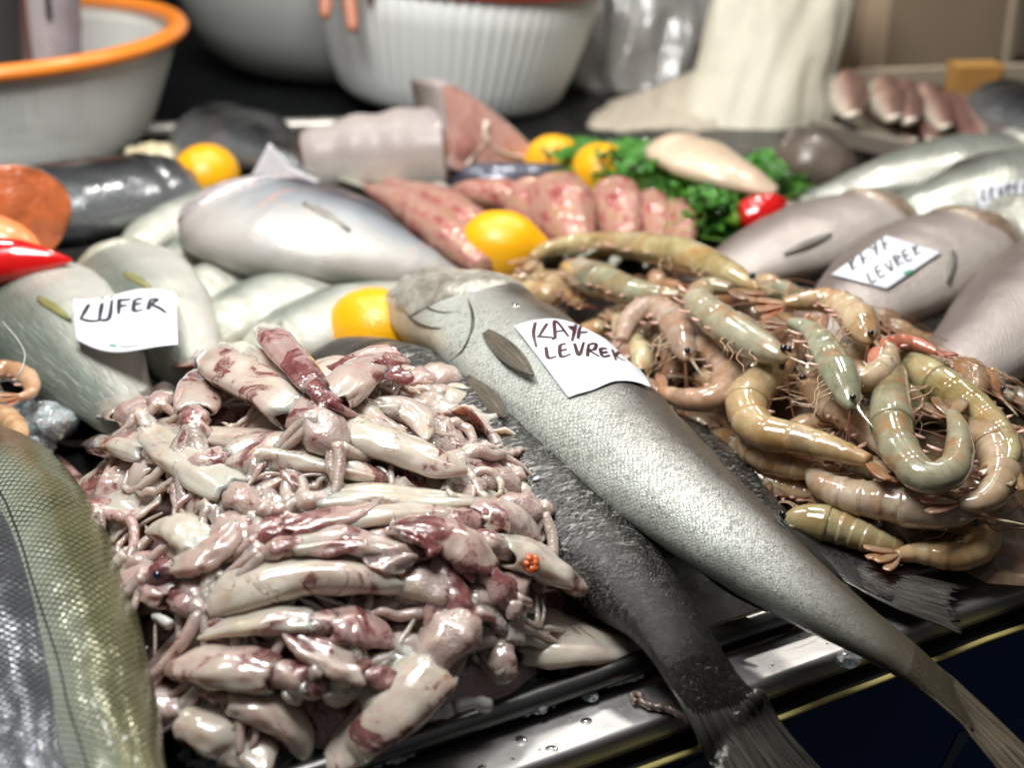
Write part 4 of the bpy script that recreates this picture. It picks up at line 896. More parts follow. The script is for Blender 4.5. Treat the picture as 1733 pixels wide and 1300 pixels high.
# ------------------------------------------------------------------ lemons
m = N('lemon_peel'); co = m.coord()
pz = m.vor(420, co)
c = m.mix(m.noise(20, co, 4), (.90, .40, .002), (.94, .50, .006))
m.set(Base_Color=c, Roughness=.32, Coat_Weight=.15, Coat_Roughness=.25, Normal=m.bump(pz, .35, .0009), Subsurface_Weight=.15, Subsurface_Scale=.006)
M_lemon = m.m; M_calyx = plain('lemon_calyx', (.16, .17, .03), .6)
def lemon(label, px, py, r, z, yaw, pitch=0.1):
    c = P(px, py, z); root = thing('lemon', label, 'lemon', c-Vector((0, 0, r)), 'lemons among the fish')
    ax = Vector((math.cos(yaw)*math.cos(pitch), math.sin(yaw)*math.cos(pitch), math.sin(pitch))); u = ax.orthogonal().normalized(); v = ax.cross(u)
    rows = []; n = 40
    for i in range(n+1):
        a = math.pi*i/n; x = -math.cos(a); rr = math.sin(a)**.92
        xx = x*1.10*r + (r*.17*math.exp(-((1-x)/.045)) if x > 0 else -r*.06*math.exp(-((1+x)/.05)))
        rad = r*rr*(1-.06*x)
        rows.append([c+ax*xx+(u*math.cos(b)+v*math.sin(b))*max(rad, .0003)*(1+.02*noise.noise(Vector((x*2, math.cos(b)*2, px)))) for b in [k*2*math.pi/44 for k in range(44)]])
    mb = MB(); mb.grid(rows, True, cap0=True, cap1=True); part(mb, 'peel', M_lemon, root, reg=True)
    mb = MB(); e = c-ax*r*1.14; mb.tube([e, e-ax*.0025], [.0032, .0022], 8); part(mb, 'calyx', M_calyx, root)
lemon('front lemon tucked under the head of the pale label fish', 634, 566, .037, .040, 2.4)
lemon('lemon in the middle of the counter, its nipple pointing right', 848, 421, .0355, .036, -.1)
lemon('lemon at the back left in front of the dark salmon', 349, 300, .035, .040, 1.2)
lemon('lemon lying before the parsley', 1017, 293, .033, .036, 1.9)
lemon('half hidden lemon behind the cut fish chunk', 937, 272, .029, .034, .4)
# ------------------------------------------------------------------ mullets
G4 = 'red mullets in the middle of the counter'
PM = ([0, .08, .2, .4, .7, 1], [.4, .75, .95, 1, .7, .3])
def mul(lb, pts, A, B, side=-1): bf(lb, pts, A, B, side, .5, mat=FM_mullet, nm='red_mullet', grp=G4, prof=PM, finm=FN_pale, gill=True, taillen=.02)
mul('red mullet next to the silver bream, tail at the back', [(820, 455, .03), (770, 410, .035), (710, 365, .035), (655, 335, .03), (618, 318, .025)], .028, .022)
mul('red mullet behind the one touching the bream', [(835, 420, .03), (790, 380, .035), (740, 345, .035), (690, 325, .03), (650, 312, .025)], .026, .020)
mul('brownish red mullet lying crosswise below the cut chunk', [(905, 350, .035), (860, 338, .035), (810, 330, .035), (768, 322, .03)], .024, .020)
mul('upright red mullet head between the lemon and the chunk', [(885, 318, .045), (892, 335, .04), (905, 365, .035), (925, 400, .03)], .026, .022)
mul('plump spotted red mullet right of the middle lemon', [(930, 325, .045), (945, 350, .045), (962, 385, .04), (985, 425, .035)], .034, .028)
mul('red mullet with a bright pink flank under the parsley lemon', [(1035, 322, .045), (1040, 350, .042), (1050, 385, .035), (1060, 420, .03)], .028, .022)
mul('slim pale red mullet right of the pink flanked one', [(1098, 335, .04), (1102, 358, .038), (1108, 390, .032), (1112, 420, .03)], .019, .016)
mul('last dull red mullet of the row, nearest the parsley', [(1135, 352, .035), (1142, 372, .033), (1150, 400, .03), (1158, 425, .03)], .022, .016)
# ------------------------------------------------------------------ cut fish chunks
m = N('cut_flesh'); co = m.coord()
rg = m.math('ABSOLUTE', m.math('SINE', m.math('MULTIPLY', m.noise(16, co, 2), 40)))
c = m.mix(m.math('MULTIPLY', rg, .45), (.52, .26, .22), (.70, .47, .40))
m.set(Base_Color=c, Roughness=.3, Coat_Weight=.4, Subsurface_Weight=.2, Subsurface_Scale=.006, Normal=m.bump(m.noise(120, co, 4), .3, .002)); M_flesh = m.m
M_bone = plain('pale_membrane', (.72, .58, .48), .4, nscale=60, coat=.3); M_blood = plain('blood_flesh', (.28, .09, .07), .3, coat=.5, nscale=40, namp=.5)
FM_chunk = fish_mat('chunk_skin', (.74, .72, .60), (.66, .64, .57), (.38, .33, .31), n=34, net=.15, rough=.5, metal=.0, bump=.35, split=(.15, .42, .62), nsc=14, blotch=.7, coat=.1)
ck = thing('fish_chunk', 'thick silver fish chunk with a blood dark cut end on the left', 'fish chunk', P(640, 300, .0), 'cut chunks of one large fish')
q = cr([PD(520, 278, 1.60), PD(590, 266, 1.60), PD(670, 258, 1.60), PD(752, 252, 1.60)], 24); T = tang(q); rows = []
for i, p in enumerate(q):
    S = T[i].cross(Vector((0, 0, 1))).normalized(); U = S.cross(T[i]); r = lerp(.036, .050, i/23)+.005*math.sin(i/23*math.pi)+.002*math.sin(i*.9)
    rows.append([p+(S*math.cos(a)+U*(.92*math.sin(a)))*r*(1+.10*noise.noise(Vector((math.cos(a)*1.5, math.sin(a)*1.5, i*.09)))) for a in [k*2*math.pi/40+math.pi/2 for k in range(40)]])
mb = MB(); mb.grid(rows, True); part(mb, 'skin', FM_chunk, ck)
for nm, i, mt in (('cut_end', 0, M_blood), ('cut_face', 23, M_flesh)):
    mb = MB(); sgx = -1 if i == 0 else 1
    mb.grid([[q[i]+(p-q[i])*f+T[i]*(sgx*(.012*(1-f*f)*(1.0 if i else .9)+.004*nz(p, 30, f))) for p in rows[i]] for f in (.001, .3, .6, .85, .985)], True, cap0=True); part(mb, nm, mt, ck)
wd = thing('fish_wedge', 'wedge shaped fish steak showing a big pinkish cut triangle', 'fish steak', P(830, 300, .0), 'cut chunks of one large fish')
D0 = 1.55; out_ = [(742, 142), (752, 200), (757, 262), (766, 288), (840, 292), (905, 286), (918, 270), (880, 225), (830, 182), (785, 150), (757, 138)]
f0 = [PD(x, y, D0+.0006*(x-742)) for x, y in out_]; f0 = cr(f0+[f0[0]], 60)[:-1]; cen = sum(f0, Vector())/len(f0)
bk = Vector((-.035, .05, -.004))
mb = MB(); mb.grid([[cen+(p-cen)*s_+bk*k for p in f0] for k, s_ in ((0, .94), (.05, 1.0), (.3, 1.01), (1.0, .96))], True, cap1=True); part(mb, 'skin', FM_chunk, wd)
mb = MB(); mb.grid([[cen+(p-cen)*s_*.94-bk*(.08*(1-s_*s_)+.03*noise.noise((p*25)*s_)) for p in f0] for s_ in (.001, .25, .5, .75, .93, 1.0)], True, cap0=True); part(mb, 'cut_face', M_flesh, wd)
for nm, pts, r in (('spine_bone', [(822, 205), (818, 222), (826, 240)], .006), ('membrane', [(820, 235), (850, 258), (900, 268)], .0035), ('membrane', [(822, 238), (800, 262), (790, 280)], .0025)):
    mb = MB(); mb.tube(cr([PD(x, y, D0+.0006*(x-742)-.004) for x, y in pts], 10), r, 8, flat=.6); part(mb, nm, M_bone, wd)
mb = MB(); e = [PD(x, y, D0+.0006*(x-742)-.006) for x, y in [(790, 222), (812, 240), (806, 262), (780, 266), (768, 246)]]; cc = sum(e, Vector())/5; e = cr(e+[e[0]], 24)[:-1]
mb.grid([[cc+(p-cc)*s_-bk*.06*(1-s_) for p in e] for s_ in (.01, .5, 1)], True, cap0=True); part(mb, 'muscle_ring', plain('muscle', (.42, .19, .17), .3, coat=.4), wd)
bt = thing('fish_slab', 'dark blue grey strip of fish skin lying under the pink wedge', 'fish piece', P(860, 320, .0), 'cut chunks of one large fish')
mb = MB(); mb.tube(cr([P(752, 304, .022), P(830, 312, .024), P(905, 310, .024), P(968, 300, .022)], 24), [.012+.012*math.sin(math.pi*(.15+.8*i/24)) for i in range(24)], 16, flat=1.0); part(mb, 'skin', fish_mat('slab_skin', (.32, .30, .30), (.16, .17, .22), (.07, .075, .10), n=14, net=.3, rough=.25, metal=.4), bt)
# ------------------------------------------------------------------ small pieces at the back left
tl = thing('fish_tail', 'white fish tail fin standing up behind the silver bream', 'fish tail', P(470, 330, 0)); mb = MB()
A_, B_ = P(430, 335, .04), P(500, 275, .075); ax = (B_-A_); rws = []
for i in range(12):
    t = i/11; rws.append([A_+ax*t+Vector((.75, .1, -.65))*((2*j/16-1)*lerp(.012, .032, t))+Vector((0, -.001, .001))*(j % 2)+ax*(-.12*(1-abs(2*j/16-1))*t) for j in range(17)])
mb.grid(rws); part(mb, 'caudal_fin', plain('white_fin', (.72, .70, .72), .35, nscale=40), tl, solid=.003)
mb = MB(); mb.tube(cr([P(415, 345, .035), P(428, 335, .038), P(440, 322, .045)], 10), [.018, .017, .015, .014, .013, .012, .011, .010, .009, .008], 14, flat=.6); part(mb, 'tail_stump', FM_bream, tl)
cp = thing('fish_piece', 'pale yellow cut fish belly with an orange top, beside the back left lemon', 'fish piece', P(270, 285, .0))
mb = MB(); q = cr([PD(214, 264, 1.70), PD(245, 262, 1.70), PD(290, 266, 1.70), PD(325, 276, 1.70)], 20)
mb.tube(q, [.010+.009*math.sin(i/19*3)+.004*noise.noise(Vector((i*.5, 0, 0))) for i in range(20)], 18, flat=.8); part(mb, 'flesh', plain('pale_fish_flesh', (.76, .66, .42), .4, coat=.4, nscale=30, namp=.3, bscale=70, bst=.4, bd=.003), cp)
mb = MB(); q = cr([PD(258, 248, 1.70), PD(295, 254, 1.70), PD(335, 270, 1.70)], 14); mb.tube(q, [.010*math.sin(math.pi*(.1+.8*i/13)) for i in range(14)], 10, flat=.5); part(mb, 'orange_skin', plain('orange_skin', (.55, .20, .12), .35, coat=.4), cp)
bf('dark round fish lying behind the back left lemon', [(330, 215, .03), (400, 240, .04), (470, 265, .045), (540, 285, .04)], .060, .035, -1, .1, mat=FM_salmon, nm='dark_fish', grp=None, tail=False, finm=FN_dark)
# salmon steaks and peppers
M_salm = plain('salmon_flesh', (.46, .115, .035), .35, coat=.4, nscale=45, namp=.75, bscale=60, bst=.7, bd=.005, sss=.1)
M_salm2 = plain('salmon_flesh_pale', (.85, .28, .10), .3, coat=.4, nscale=26, namp=.25, bscale=60, bst=.4, bd=.003)
ss = thing('salmon_steak', 'round brick orange salmon steak standing at the left edge', 'salmon steak', P(20, 440, 0), 'salmon at the left edge')
c0 = PD(8, 366, 1.26); ax = Vector((.45, -.8, .25)).normalized(); u = ax.cross(Vector((0, 0, 1))).normalized()*-1; v = ax.cross(u)*-1
if v.z < 0: v = -v
ell = [c0+u*(.056*math.cos(a)*(1+.05*math.sin(2*a)))+v*(.044*math.sin(a)) for a in [k*2*math.pi/48 for k in range(48)]]
mb = MB(); mb.grid([[c0+(p-c0)*s_+ax*k for p in ell] for k, s_ in ((-.03, .97), (-.01, 1), (.004, 1), (.008, .975))], True, cap0=True); part(mb, 'skin', plain('salmon_skin_edge', (.42, .30, .25), .3, metal=.3, coat=.3), ss)
mb = MB(); mb.grid([[c0+(p-c0)*s_*.975+ax*(.008+.006*(1-s_*s_)+.003*nz(p*s_, 40)) for p in ell] for s_ in (.001, .25, .5, .75, .95, 1)], True, cap0=True); part(mb, 'cut_face', M_salm, ss)
mb = MB(); cb = c0-u*.02-v*.008+ax*.014; mb.grid([[cb+(u*math.cos(a)+v*math.sin(a))*r+ax*(.003-r*.2) for a in [k*2*math.pi/20 for k in range(20)]] for r in (.001, .006, .010)], True, cap0=True); part(mb, 'backbone', M_blood, ss)
fl = thing('salmon_fillet', 'lighter orange salmon slice between the round steak and the long red pepper', 'salmon fillet', P(20, 450, 0), 'salmon at the left edge')
mb = MB(); mb.tube(cr([PD(-60, 398, 1.20), PD(-10, 403, 1.20), PD(35, 414, 1.20), PD(72, 428, 1.20)], 20), [.024, .026, .027, .027, .027, .026, .026, .026, .025, .024, .023, .022, .021, .019, .017, .015, .012, .009, .006, .003], 18, flat=.7); part(mb, 'flesh', M_salm2, fl)
M_pep = plain('red_pepper_skin', (.62, .006, .006), .15, coat=1, nscale=12, namp=.25); M_stem = plain('green_stem', (.16, .34, .03), .4)
def pepper(lb, pts, r, stem):
    root = thing('red_pepper', lb, 'pepper', pts[0]-Vector((0, 0, r)), 'red peppers as garnish'); q = cr(pts, 26); n = 26
    mb = MB(); T = tang(q); rows = []
    for i in range(n):
        t = i/(n-1); S = T[i].cross(Vector((0, 0, 1))).normalized(); U = S.cross(T[i]); R2 = r*ip(t, [0, .06, .3, .6, .85, 1], [.35, .85, 1, .8, .4, .05])
        rows.append([q[i]+(S*math.cos(a)+U*math.sin(a))*R2*(1+.06*math.cos(3*a+t*2)) for a in [k*2*math.pi/26 for k in range(26)]])
    mb.grid(rows, True, cap0=True, cap1=True); part(mb, 'skin', M_pep, root)
    mb = MB(); mb.tube([q[0]-T[0]*.002, q[0]-T[0]*.005, q[0]-T[0]*.012, q[0]-T[0]*stem], [r*.55, r*.4, r*.16, r*.13], 10); part(mb, 'stem', M_stem, root)
pepper('long glossy red pepper in front of the orange salmon, tip to the right', [PD(-90, 455, 1.17), PD(-20, 446, 1.17), PD(50, 442, 1.17), PD(122, 440, 1.17)], .021, .03)
pepper('small red pepper with a green stub between the parsley and the rosy fish', [P(1250, 370, .042), P(1275, 364, .045), P(1302, 354, .05), P(1338, 344, .05)], .0175, .006)
# ------------------------------------------------------------------ parsley
def parsley(name, lb, spots, nl, seed):
    rnd = random.Random(seed); mb = MB(); st = MB()
    for _ in range(nl):
        px, py, sx, sy, z = rnd.choice(spots); a = rnd.uniform(0, 6.28); r = rnd.random()**.5
        c = P(px+sx*r*math.cos(a), py+sy*r*math.sin(a), z*rnd.uniform(.35, 1.1)*(1-.45*r*r)+.004)
        yaw = rnd.uniform(0, 6.28); tl = rnd.uniform(-.7, .7); tl2 = rnd.uniform(-.7, .7)
        X = Vector((math.cos(yaw), math.sin(yaw), tl)).normalized(); N_ = Vector((tl2, -tl, 1)).normalized(); Y = N_.cross(X).normalized(); N_ = X.cross(Y)
        s_ = rnd.uniform(.007, .014)
        for b in (-.9, 0, .9):
            d = X*math.cos(b)+Y*math.sin(b); e = N_.cross(d)
            L = s_*(1.25 if b == 0 else 1)
            pts = [c, c+d*L*.45+e*L*.35, c+d*L*.62+e*L*.16, c+d*L*.85+e*L*.22+N_*L*.1, c+d*L*1.1-N_*L*.08, c+d*L*.85-e*L*.22+N_*L*.1, c+d*L*.62-e*L*.16, c+d*L*.45-e*L*.35]
            mb.poly(pts, [(0, 1, 2), (0, 2, 3), (0, 3, 4), (0, 4, 5), (0, 5, 6), (0, 6, 7)])
        if rnd.random() < .12: st.tube([c, c+Vector((rnd.uniform(-.03, .03), rnd.uniform(-.03, .01), -.006)), c+Vector((rnd.uniform(-.05, .05), rnd.uniform(-.05, .01), -.012))], .0008, 5)
    root = thing(name, lb, 'parsley', P(spots[0][0], spots[0][1], 0), 'parsley garnish')
    m = N('parsley_leaf_'+str(seed)); co = m.coord(); m.set(Base_Color=m.mix(m.ramp(m.noise(45, co, 3), [(.3, 0.0), (.7, 1.0)]), (.022, .12, .014), (.11, .36, .04)), Roughness=.35, Coat_Weight=.2)
    part(mb, 'leaves', m.m, root, smooth=False); part(st, 'stalks', M_stem, root)
parsley('parsley_bunch', 'dark green parsley bunch spread behind the lemons and mullets', [(1000, 262, 70, 22, .05), (1090, 275, 90, 34, .065), (1150, 310, 80, 32, .055), (1180, 350, 70, 32, .045), (1215, 375, 50, 22, .03), (1100, 325, 70, 30, .04), (960, 255, 50, 14, .05), (1200, 330, 70, 34, .06), (1050, 262, 70, 22, .065)], 2600, 3)
parsley('parsley_sprig', 'bright parsley sprig between the tan fish and the silver bass', [(1315, 290, 45, 28, .055), (1345, 315, 32, 20, .04), (1290, 275, 25, 14, .06)], 330, 5)
fm_tan = fish_mat('tan_skin', (.66, .52, .38), (.60, .46, .33), (.50, .38, .26), n=30, net=.1, rough=.4, metal=.05, bump=.2)
bf('flat tan fish lying across the parsley', [(1118, 248, .075), (1160, 262, .075), (1215, 285, .07), (1270, 308, .062), (1312, 325, .055)], .040, .018, -1, .0, mat=fm_tan, nm='flatfish', grp=None, tail=False, eye=False, prof=([0, .15, .4, .7, .9, 1], [.5, .85, 1, .8, .5, .3]), finm=FN_pale)
bf('dark brown blunt fish head beside the cloth bag foot', [(1330, 262, .05), (1365, 262, .055), (1400, 275, .05), (1450, 300, .035)], .040, .030, -1, .2, mat=fish_mat('brown_skin', (.16, .12, .09), (.10, .075, .06), (.05, .04, .035), n=30, rough=.4, metal=.1), nm='brown_fish', grp=None, tail=False, eye=False, finm=FN_dark, prof=([0, .15, .4, .7, .9, 1], [.5, .85, 1, .8, .5, .3]))
# ------------------------------------------------------------------ baskets and basin
M_white = plain('white_plastic', (.84, .86, .84), .35, nscale=6, namp=.08, coat=.1)
M_white2 = plain('basket_plastic', (.80, .82, .78), .35, nscale=8, namp=.06)
M_orange = plain('orange_plastic', (.90, .26, .03), .3, coat=.2)
M_redp = plain('red_plastic', (.55, .05, .03), .35)
M_basin = plain('grey_plastic', (.42, .44, .42), .4, nscale=5, namp=.15)
bk_ = thing('basket', 'round white slotted basket with a thick orange rim at the back left', 'basket', Vector((-.645, 1.77, .0)))
bc = Vector((-.645, 1.77, 0)); nh_, nv_ = 552, 54; prof_b = [(z, .192+.051*(z/.125)**.8) for z in [i*.125/nv_ for i in range(nv_+1)]]
vs = []; fs = []
for i, (z, r) in enumerate(prof_b):
    for j in range(nh_): a = 2*math.pi*j/nh_; vs.append(bc+Vector((r*math.cos(a), r*math.sin(a), z+.012)))
for i in range(nv_):
    for j in range(nh_):
        if 3 <= i < nv_-9 and i % 2 == 1 and j % 3 in (1, 2) : continue
        k = (j+1) % nh_; fs.append((i*nh_+j, i*nh_+k, (i+1)*nh_+k, (i+1)*nh_+j))
mb = MB(); mb.poly(vs, fs); part(mb, 'slotted_wall', M_white2, bk_, solid=.0025)
mb = MB(); mb.grid([[bc+Vector((r*math.cos(a), r*math.sin(a), .012)) for a in [k*2*math.pi/60 for k in range(60)]] for r in (.01, .192)], True, cap0=True); part(mb, 'bottom', M_white2, bk_, solid=.003)
mb = MB(); mb.grid([[bc+Vector(((.244+.0125*math.cos(b))*math.cos(a), (.244+.0125*math.cos(b))*math.sin(a), .138+.0095*math.sin(b))) for b in [q*2*math.pi/14 for q in range(14)]] for a in [k*2*math.pi/120 for k in range(121)]], True); part(mb, 'rim', M_orange, bk_)
def vfish(lb, x, y, w, dx, colr, yy=0):
    q = [Vector((x, y, .03)), Vector((x+dx*.5, y+.01, .14)), Vector((x+dx, y+.03, .25)), Vector((x+dx*1.3, y+.05, .34))]
    root = thing('basket_fish', lb, 'fish', q[0], 'fish standing in the orange rimmed basket'); C = cr(q, 20); rows = []
    for i, p in enumerate(C): rows.append([p+Vector((w*ip(i/19, [0, .5, 1], [.8, 1, .7])*math.cos(a), w*.45*math.sin(a), 0)) for a in [k*2*math.pi/24 for k in range(24)]])
    mb = MB(); mb.grid(rows, True, cap0=True, cap1=True, uv=lambda i, j: (i*.06, j/24), uv2=lambda i, j: (.3+.5*i/19, j/24)); part(mb, 'body', colr, root)
    mb = MB(); rr = [[C[k]+Vector((w*.1*s_, -w*.5, 0))+Vector((0, -.004, 0)) for s_ in (-1, 1)] for k in (8, 12, 15)]; mb.grid(rr); part(mb, 'pelvic_fin', FN_dark, root, solid=.002)
FM_vd = fish_mat('basket_dark_skin', (.12, .12, .13), (.06, .065, .07), (.03, .03, .03), n=24, rough=.3, metal=.3)
FM_vp = fish_mat('basket_pink_skin', (.70, .60, .60), (.55, .48, .50), (.24, .20, .22), n=24, rough=.35, metal=.2, stain=(.35, .1, .1))
vfish('dark fish standing left in the orange rimmed basket', -.60, 1.72, .034, 0, FM_vd)
vfish('pinkish white fish standing right in the orange rimmed basket', -.535, 1.74, .032, .0, FM_vp)
vfish('bloody fish leaning behind the two in the orange rimmed basket', -.565, 1.80, .036, .0, plain('bloody_skin', (.30, .13, .12), .35, nscale=30, namp=.6, coat=.4))
def lathe(root, nm, mat, c, prof, n=96, rib=0, nr=0, tilt=0, solid=.004):
    mb = MB(); ct_, st_ = math.cos(tilt), math.sin(tilt)
    def tr(x, y, z): return c+Vector((x*ct_+z*st_, y, -x*st_+z*ct_))
    mb.grid([[tr((r+rib*(math.cos(nr*a) > 0))*math.cos(a), (r+rib*(math.cos(nr*a) > 0))*math.sin(a), z) for a in [k*2*math.pi/n for k in range(n)]] for r, z in prof], True)
    return part(mb, nm, mat, root, solid=solid)
wb = thing('basket', 'big white ribbed basket tilted to the right at the back', 'basket', Vector((-.09, 2.14, 0)))
lathe(wb, 'ribbed_wall', M_white, Vector((-.085, 2.0, .012)), [(.001, 0), (.12, .0), (.138, .004), (.148, .014), (.158, .04), (.170, .08), (.180, .12), (.188, .165)], 360, .0022, 72, .09)
mb = MB(); mb.tube([Vector((-.085+.194*math.cos(a)*math.cos(.09)+.168*math.sin(.09), 2.0+.194*math.sin(a), .012-.194*math.cos(a)*math.sin(.09)+.168*math.cos(.09))) for a in [k*2*math.pi/60 for k in range(61)]], .008, 8); part(mb, 'rim', M_redp, wb)
gb = thing('basin', 'large dull grey basin behind the white ribbed basket', 'basin', Vector((-.21, 2.42, 0)))
lathe(gb, 'bowl', M_basin, Vector((-.235, 2.25, .004)), [(.001, 0), (.14, 0), (.19, .012), (.225, .04), (.25, .08), (.262, .13), (.268, .2), (.275, .24)], 120)
mb = MB(); mb.tube([Vector((-.235+.277*math.cos(a), 2.25+.277*math.sin(a), .246)) for a in [k*2*math.pi/60 for k in range(61)]], .008, 8); part(mb, 'rim', M_basin, gb)
# hand of the seller
M_skin = plain('skin', (.50, .20, .12), .45, nscale=30, namp=.15, sss=.2)
wr = PD(600, -190, 1.86); vsk = [wr+Vector((.05, .12, .22)), wr+Vector((.02, .05, .1)), wr, PD(585, -120, 1.83), PD(575, -90, 1.81)]
edges = [(0, 1), (1, 2), (2, 3), (3, 4)]; rad = [.042, .036, .027, .032, .030]
tips = [[(560, -55), (553, -10), (549, 34)], [(590, -60), (592, 0), (598, 55)], [(617, -62), (622, -30), (618, -12)], [(640, -70), (650, -45), (645, -28)], [(530, -100), (512, -75), (505, -50)]]
for k, f in enumerate(tips):
    prev = 4 if k < 4 else 3; off = Vector((0, -.01*k*.3, 0))
    for q, (x, y) in enumerate(f): vsk.append(PD(x, y, 1.79-.004*q)+off); rad.append([.0105, .0092, .0075][q] if k < 4 else [.012, .010, .008][q]); edges.append((prev, len(vsk)-1)); prev = len(vsk)-1
me = bpy.data.meshes.new('person'); o0 = vsk[2].copy(); me.from_pydata([tuple(p-o0) for p in vsk], edges, []); ob = bpy.data.objects.new('person', me); COL.objects.link(ob); ob.location = o0; me.materials.append(M_skin)
sk = ob.modifiers.new('skin', 'SKIN')
for i, r in enumerate(rad): me.skin_vertices[0].data[i].radius = (r, r)
me.skin_vertices[0].data[0].use_root = True; sk.use_smooth_shade = True; ob.modifiers.new('sub', 'SUBSURF').levels = 2; ob.modifiers['sub'].render_levels = 2
tag(ob, 'bare hand reaching down in front of the white ribbed basket, two fingertips showing', 'person')
# ------------------------------------------------------------------ bags
def bag(name, lb, mat, levels, D, depth, nf, amp, seed, n=120, solid=.0012, cat='bag'):
    root = thing(name, lb, cat, PD((levels[-1][0]+levels[-1][1])/2, levels[-1][2], D)); rows = []
    ys = [l[2] for l in levels]
    for i in range(50):
        y = lerp(ys[0], ys[-1], i/49); x0 = ip(y, ys, [l[0] for l in levels]); x1 = ip(y, ys, [l[1] for l in levels]); c = PD((x0+x1)/2, y, D); hw = (x1-x0)/2*D/FP; tf = i/49
        rnd_ = math.sqrt(max(.02, 1-max(0, (tf-.86)/.14)**2))
        row = []
        for j in range(n):
            a = 2*math.pi*j/n; f = 1+amp*noise.noise(Vector((math.cos(a)*nf+seed, math.sin(a)*nf, tf*1.4)))+amp*.5*noise.noise(Vector((math.cos(a)*nf*2.6, math.sin(a)*nf*2.6+seed, tf*2.5)))
            row.append(c+Vector((hw*rnd_*math.cos(a)*f, depth*rnd_*math.sin(a)*f, 0)))
        rows.append(row)
    mb = MB(); mb.grid(rows, True, cap1=True); part(mb, 'sack', mat, root, solid=solid); return root
M_cloth = plain('cream_cloth', (.66, .62, .50), .5, nscale=10, namp=.10, bscale=30, bst=.3, bd=.006)
cb_ = bag('cloth_bag', 'tall cream cloth bag standing behind the parsley, its hem flowing left', M_cloth, [(1215, 1455, -60), (1205, 1440, 0), (1190, 1420, 60), (1178, 1402, 120), (1150, 1400, 180), (1140, 1390, 215), (1165, 1330, 250)], 1.93, .05, 1.3, .22, 4)
rws = []
for i in range(40):
    t = i/39; px = lerp(1235, 880, t); yt = ip(px, [880, 960, 1060, 1130, 1200, 1240], [210, 190, 165, 140, 110, 90]); yb = ip(px, [880, 960, 1060, 1130, 1200, 1240], [240, 236, 232, 232, 248, 252])
    rws.append([PD(px, lerp(yt, yb, j/13), 2.02-.14*math.sin(j/13*1.5)+.03*noise.noise(Vector((t*9, j*.25, 1)))+.015*noise.noise(Vector((t*20, j*.7, 5)))) for j in range(14)])
mb = MB(); mb.grid(rws); part(mb, 'hem', plain('hem_cloth', (.50, .44, .35), .75, nscale=14, namp=.2), cb_, solid=.004)
m = N('cloudy_plastic'); co = m.coord(); m.set(Base_Color=m.mix(m.noise(12, co, 4), (.20, .19, .18), (.48, .47, .45)), Roughness=.2, Coat_Weight=.6, Transmission_Weight=.25, Normal=m.bump(m.noise(25, co, 4), .6, .01))
bag('plastic_bag', 'cloudy grey plastic bag slumped between the white basket and the cloth bag', m.m, [(985, 1215, -60), (985, 1215, 0), (970, 1210, 60), (960, 1195, 120), (985, 1180, 165)], 2.10, .06, 2.6, .28, 9)
# ------------------------------------------------------------------ back right: box, crate fish
M_card = plain('brown_cardboard', (.46, .34, .23), .8, nscale=10, namp=.08)
M_wood = plain('crate_wood', (.42, .34, .25), .7, nscale=20, namp=.2)
bxr = thing('cardboard_box', 'brown cardboard box at the upper right, behind the pile of small fish', 'box', PD(1560, 112, 2.45))
a0, a1 = PD(1425, 112, 2.13), PD(1692, 112, 2.3); dv = (a1-a0); rz_ = math.atan2(dv.y, dv.x); cc = (a0+a1)/2
mb = MB(); mb.box((cc.x, cc.y+.12, cc.z+.12), dv.length, .25, .24, rz_); part(mb, 'carton', M_card, bxr, smooth=False)
mb = MB(); mb.box((cc.x+.125, cc.y+.005, cc.z+.12), .012, .01, .24, rz_); part(mb, 'edge_strip', M_wood, bxr, smooth=False)
mb = MB(); mb.box((cc.x-.135, cc.y-.03, cc.z+.12), .014, .02, .24, rz_+.5); part(mb, 'flap', plain('inner_cardboard', (.30, .19, .09), .8), bxr, smooth=False)
am = thing('amber_box', 'small amber yellow box standing at the upper right on the small fish', 'box', PD(1650, 166, 2.1))
c_ = PD(1648, 138, 1.93); mb = MB(); mb.box(tuple(c_), .062, .04, .048, .1); o_ = part(mb, 'carton', plain('amber_card', (.50, .26, .07), .5), am, smooth=False)
mb = MB(); mb.box((c_.x+.026, c_.y-.021, c_.z-.002), .004, .006, .046, .1); part(mb, 'flap', plain('amber_card_dark', (.34, .17, .05), .5), am, smooth=False)
cr8 = thing('fish_crate', 'low wooden crate edge behind the small red and white fish', 'crate', PD(1570, 130, 2.25))
pA, pB = PD(1400, 128, 2.0), PD(1800, 126, 2.05); d_ = pB-pA; mb = MB(); mb.box(tuple((pA+pB)/2), d_.length, .02, .022, math.atan2(d_.y, d_.x)); part(mb, 'slat', M_wood, cr8, smooth=False)
pA, pB = PD(1380, 215, 1.72), PD(1560, 262, 1.62); d_ = pB-pA; mb = MB(); mb.box(tuple((pA+pB)/2), d_.length, .02, .018, math.atan2(d_.y, d_.x)); part(mb, 'slat', plain('grey_wood', (.18, .15, .12), .7), cr8, smooth=False)
G5 = 'small red and white fish piled at the upper right'
FM_rw = fish_mat('red_white_skin', (.74, .66, .54), (.46, .28, .23), (.18, .09, .075), n=26, net=.15, rough=.35, metal=.15, stain=(.34, .04, .04), split=(.2, .45, .65), nsc=16)
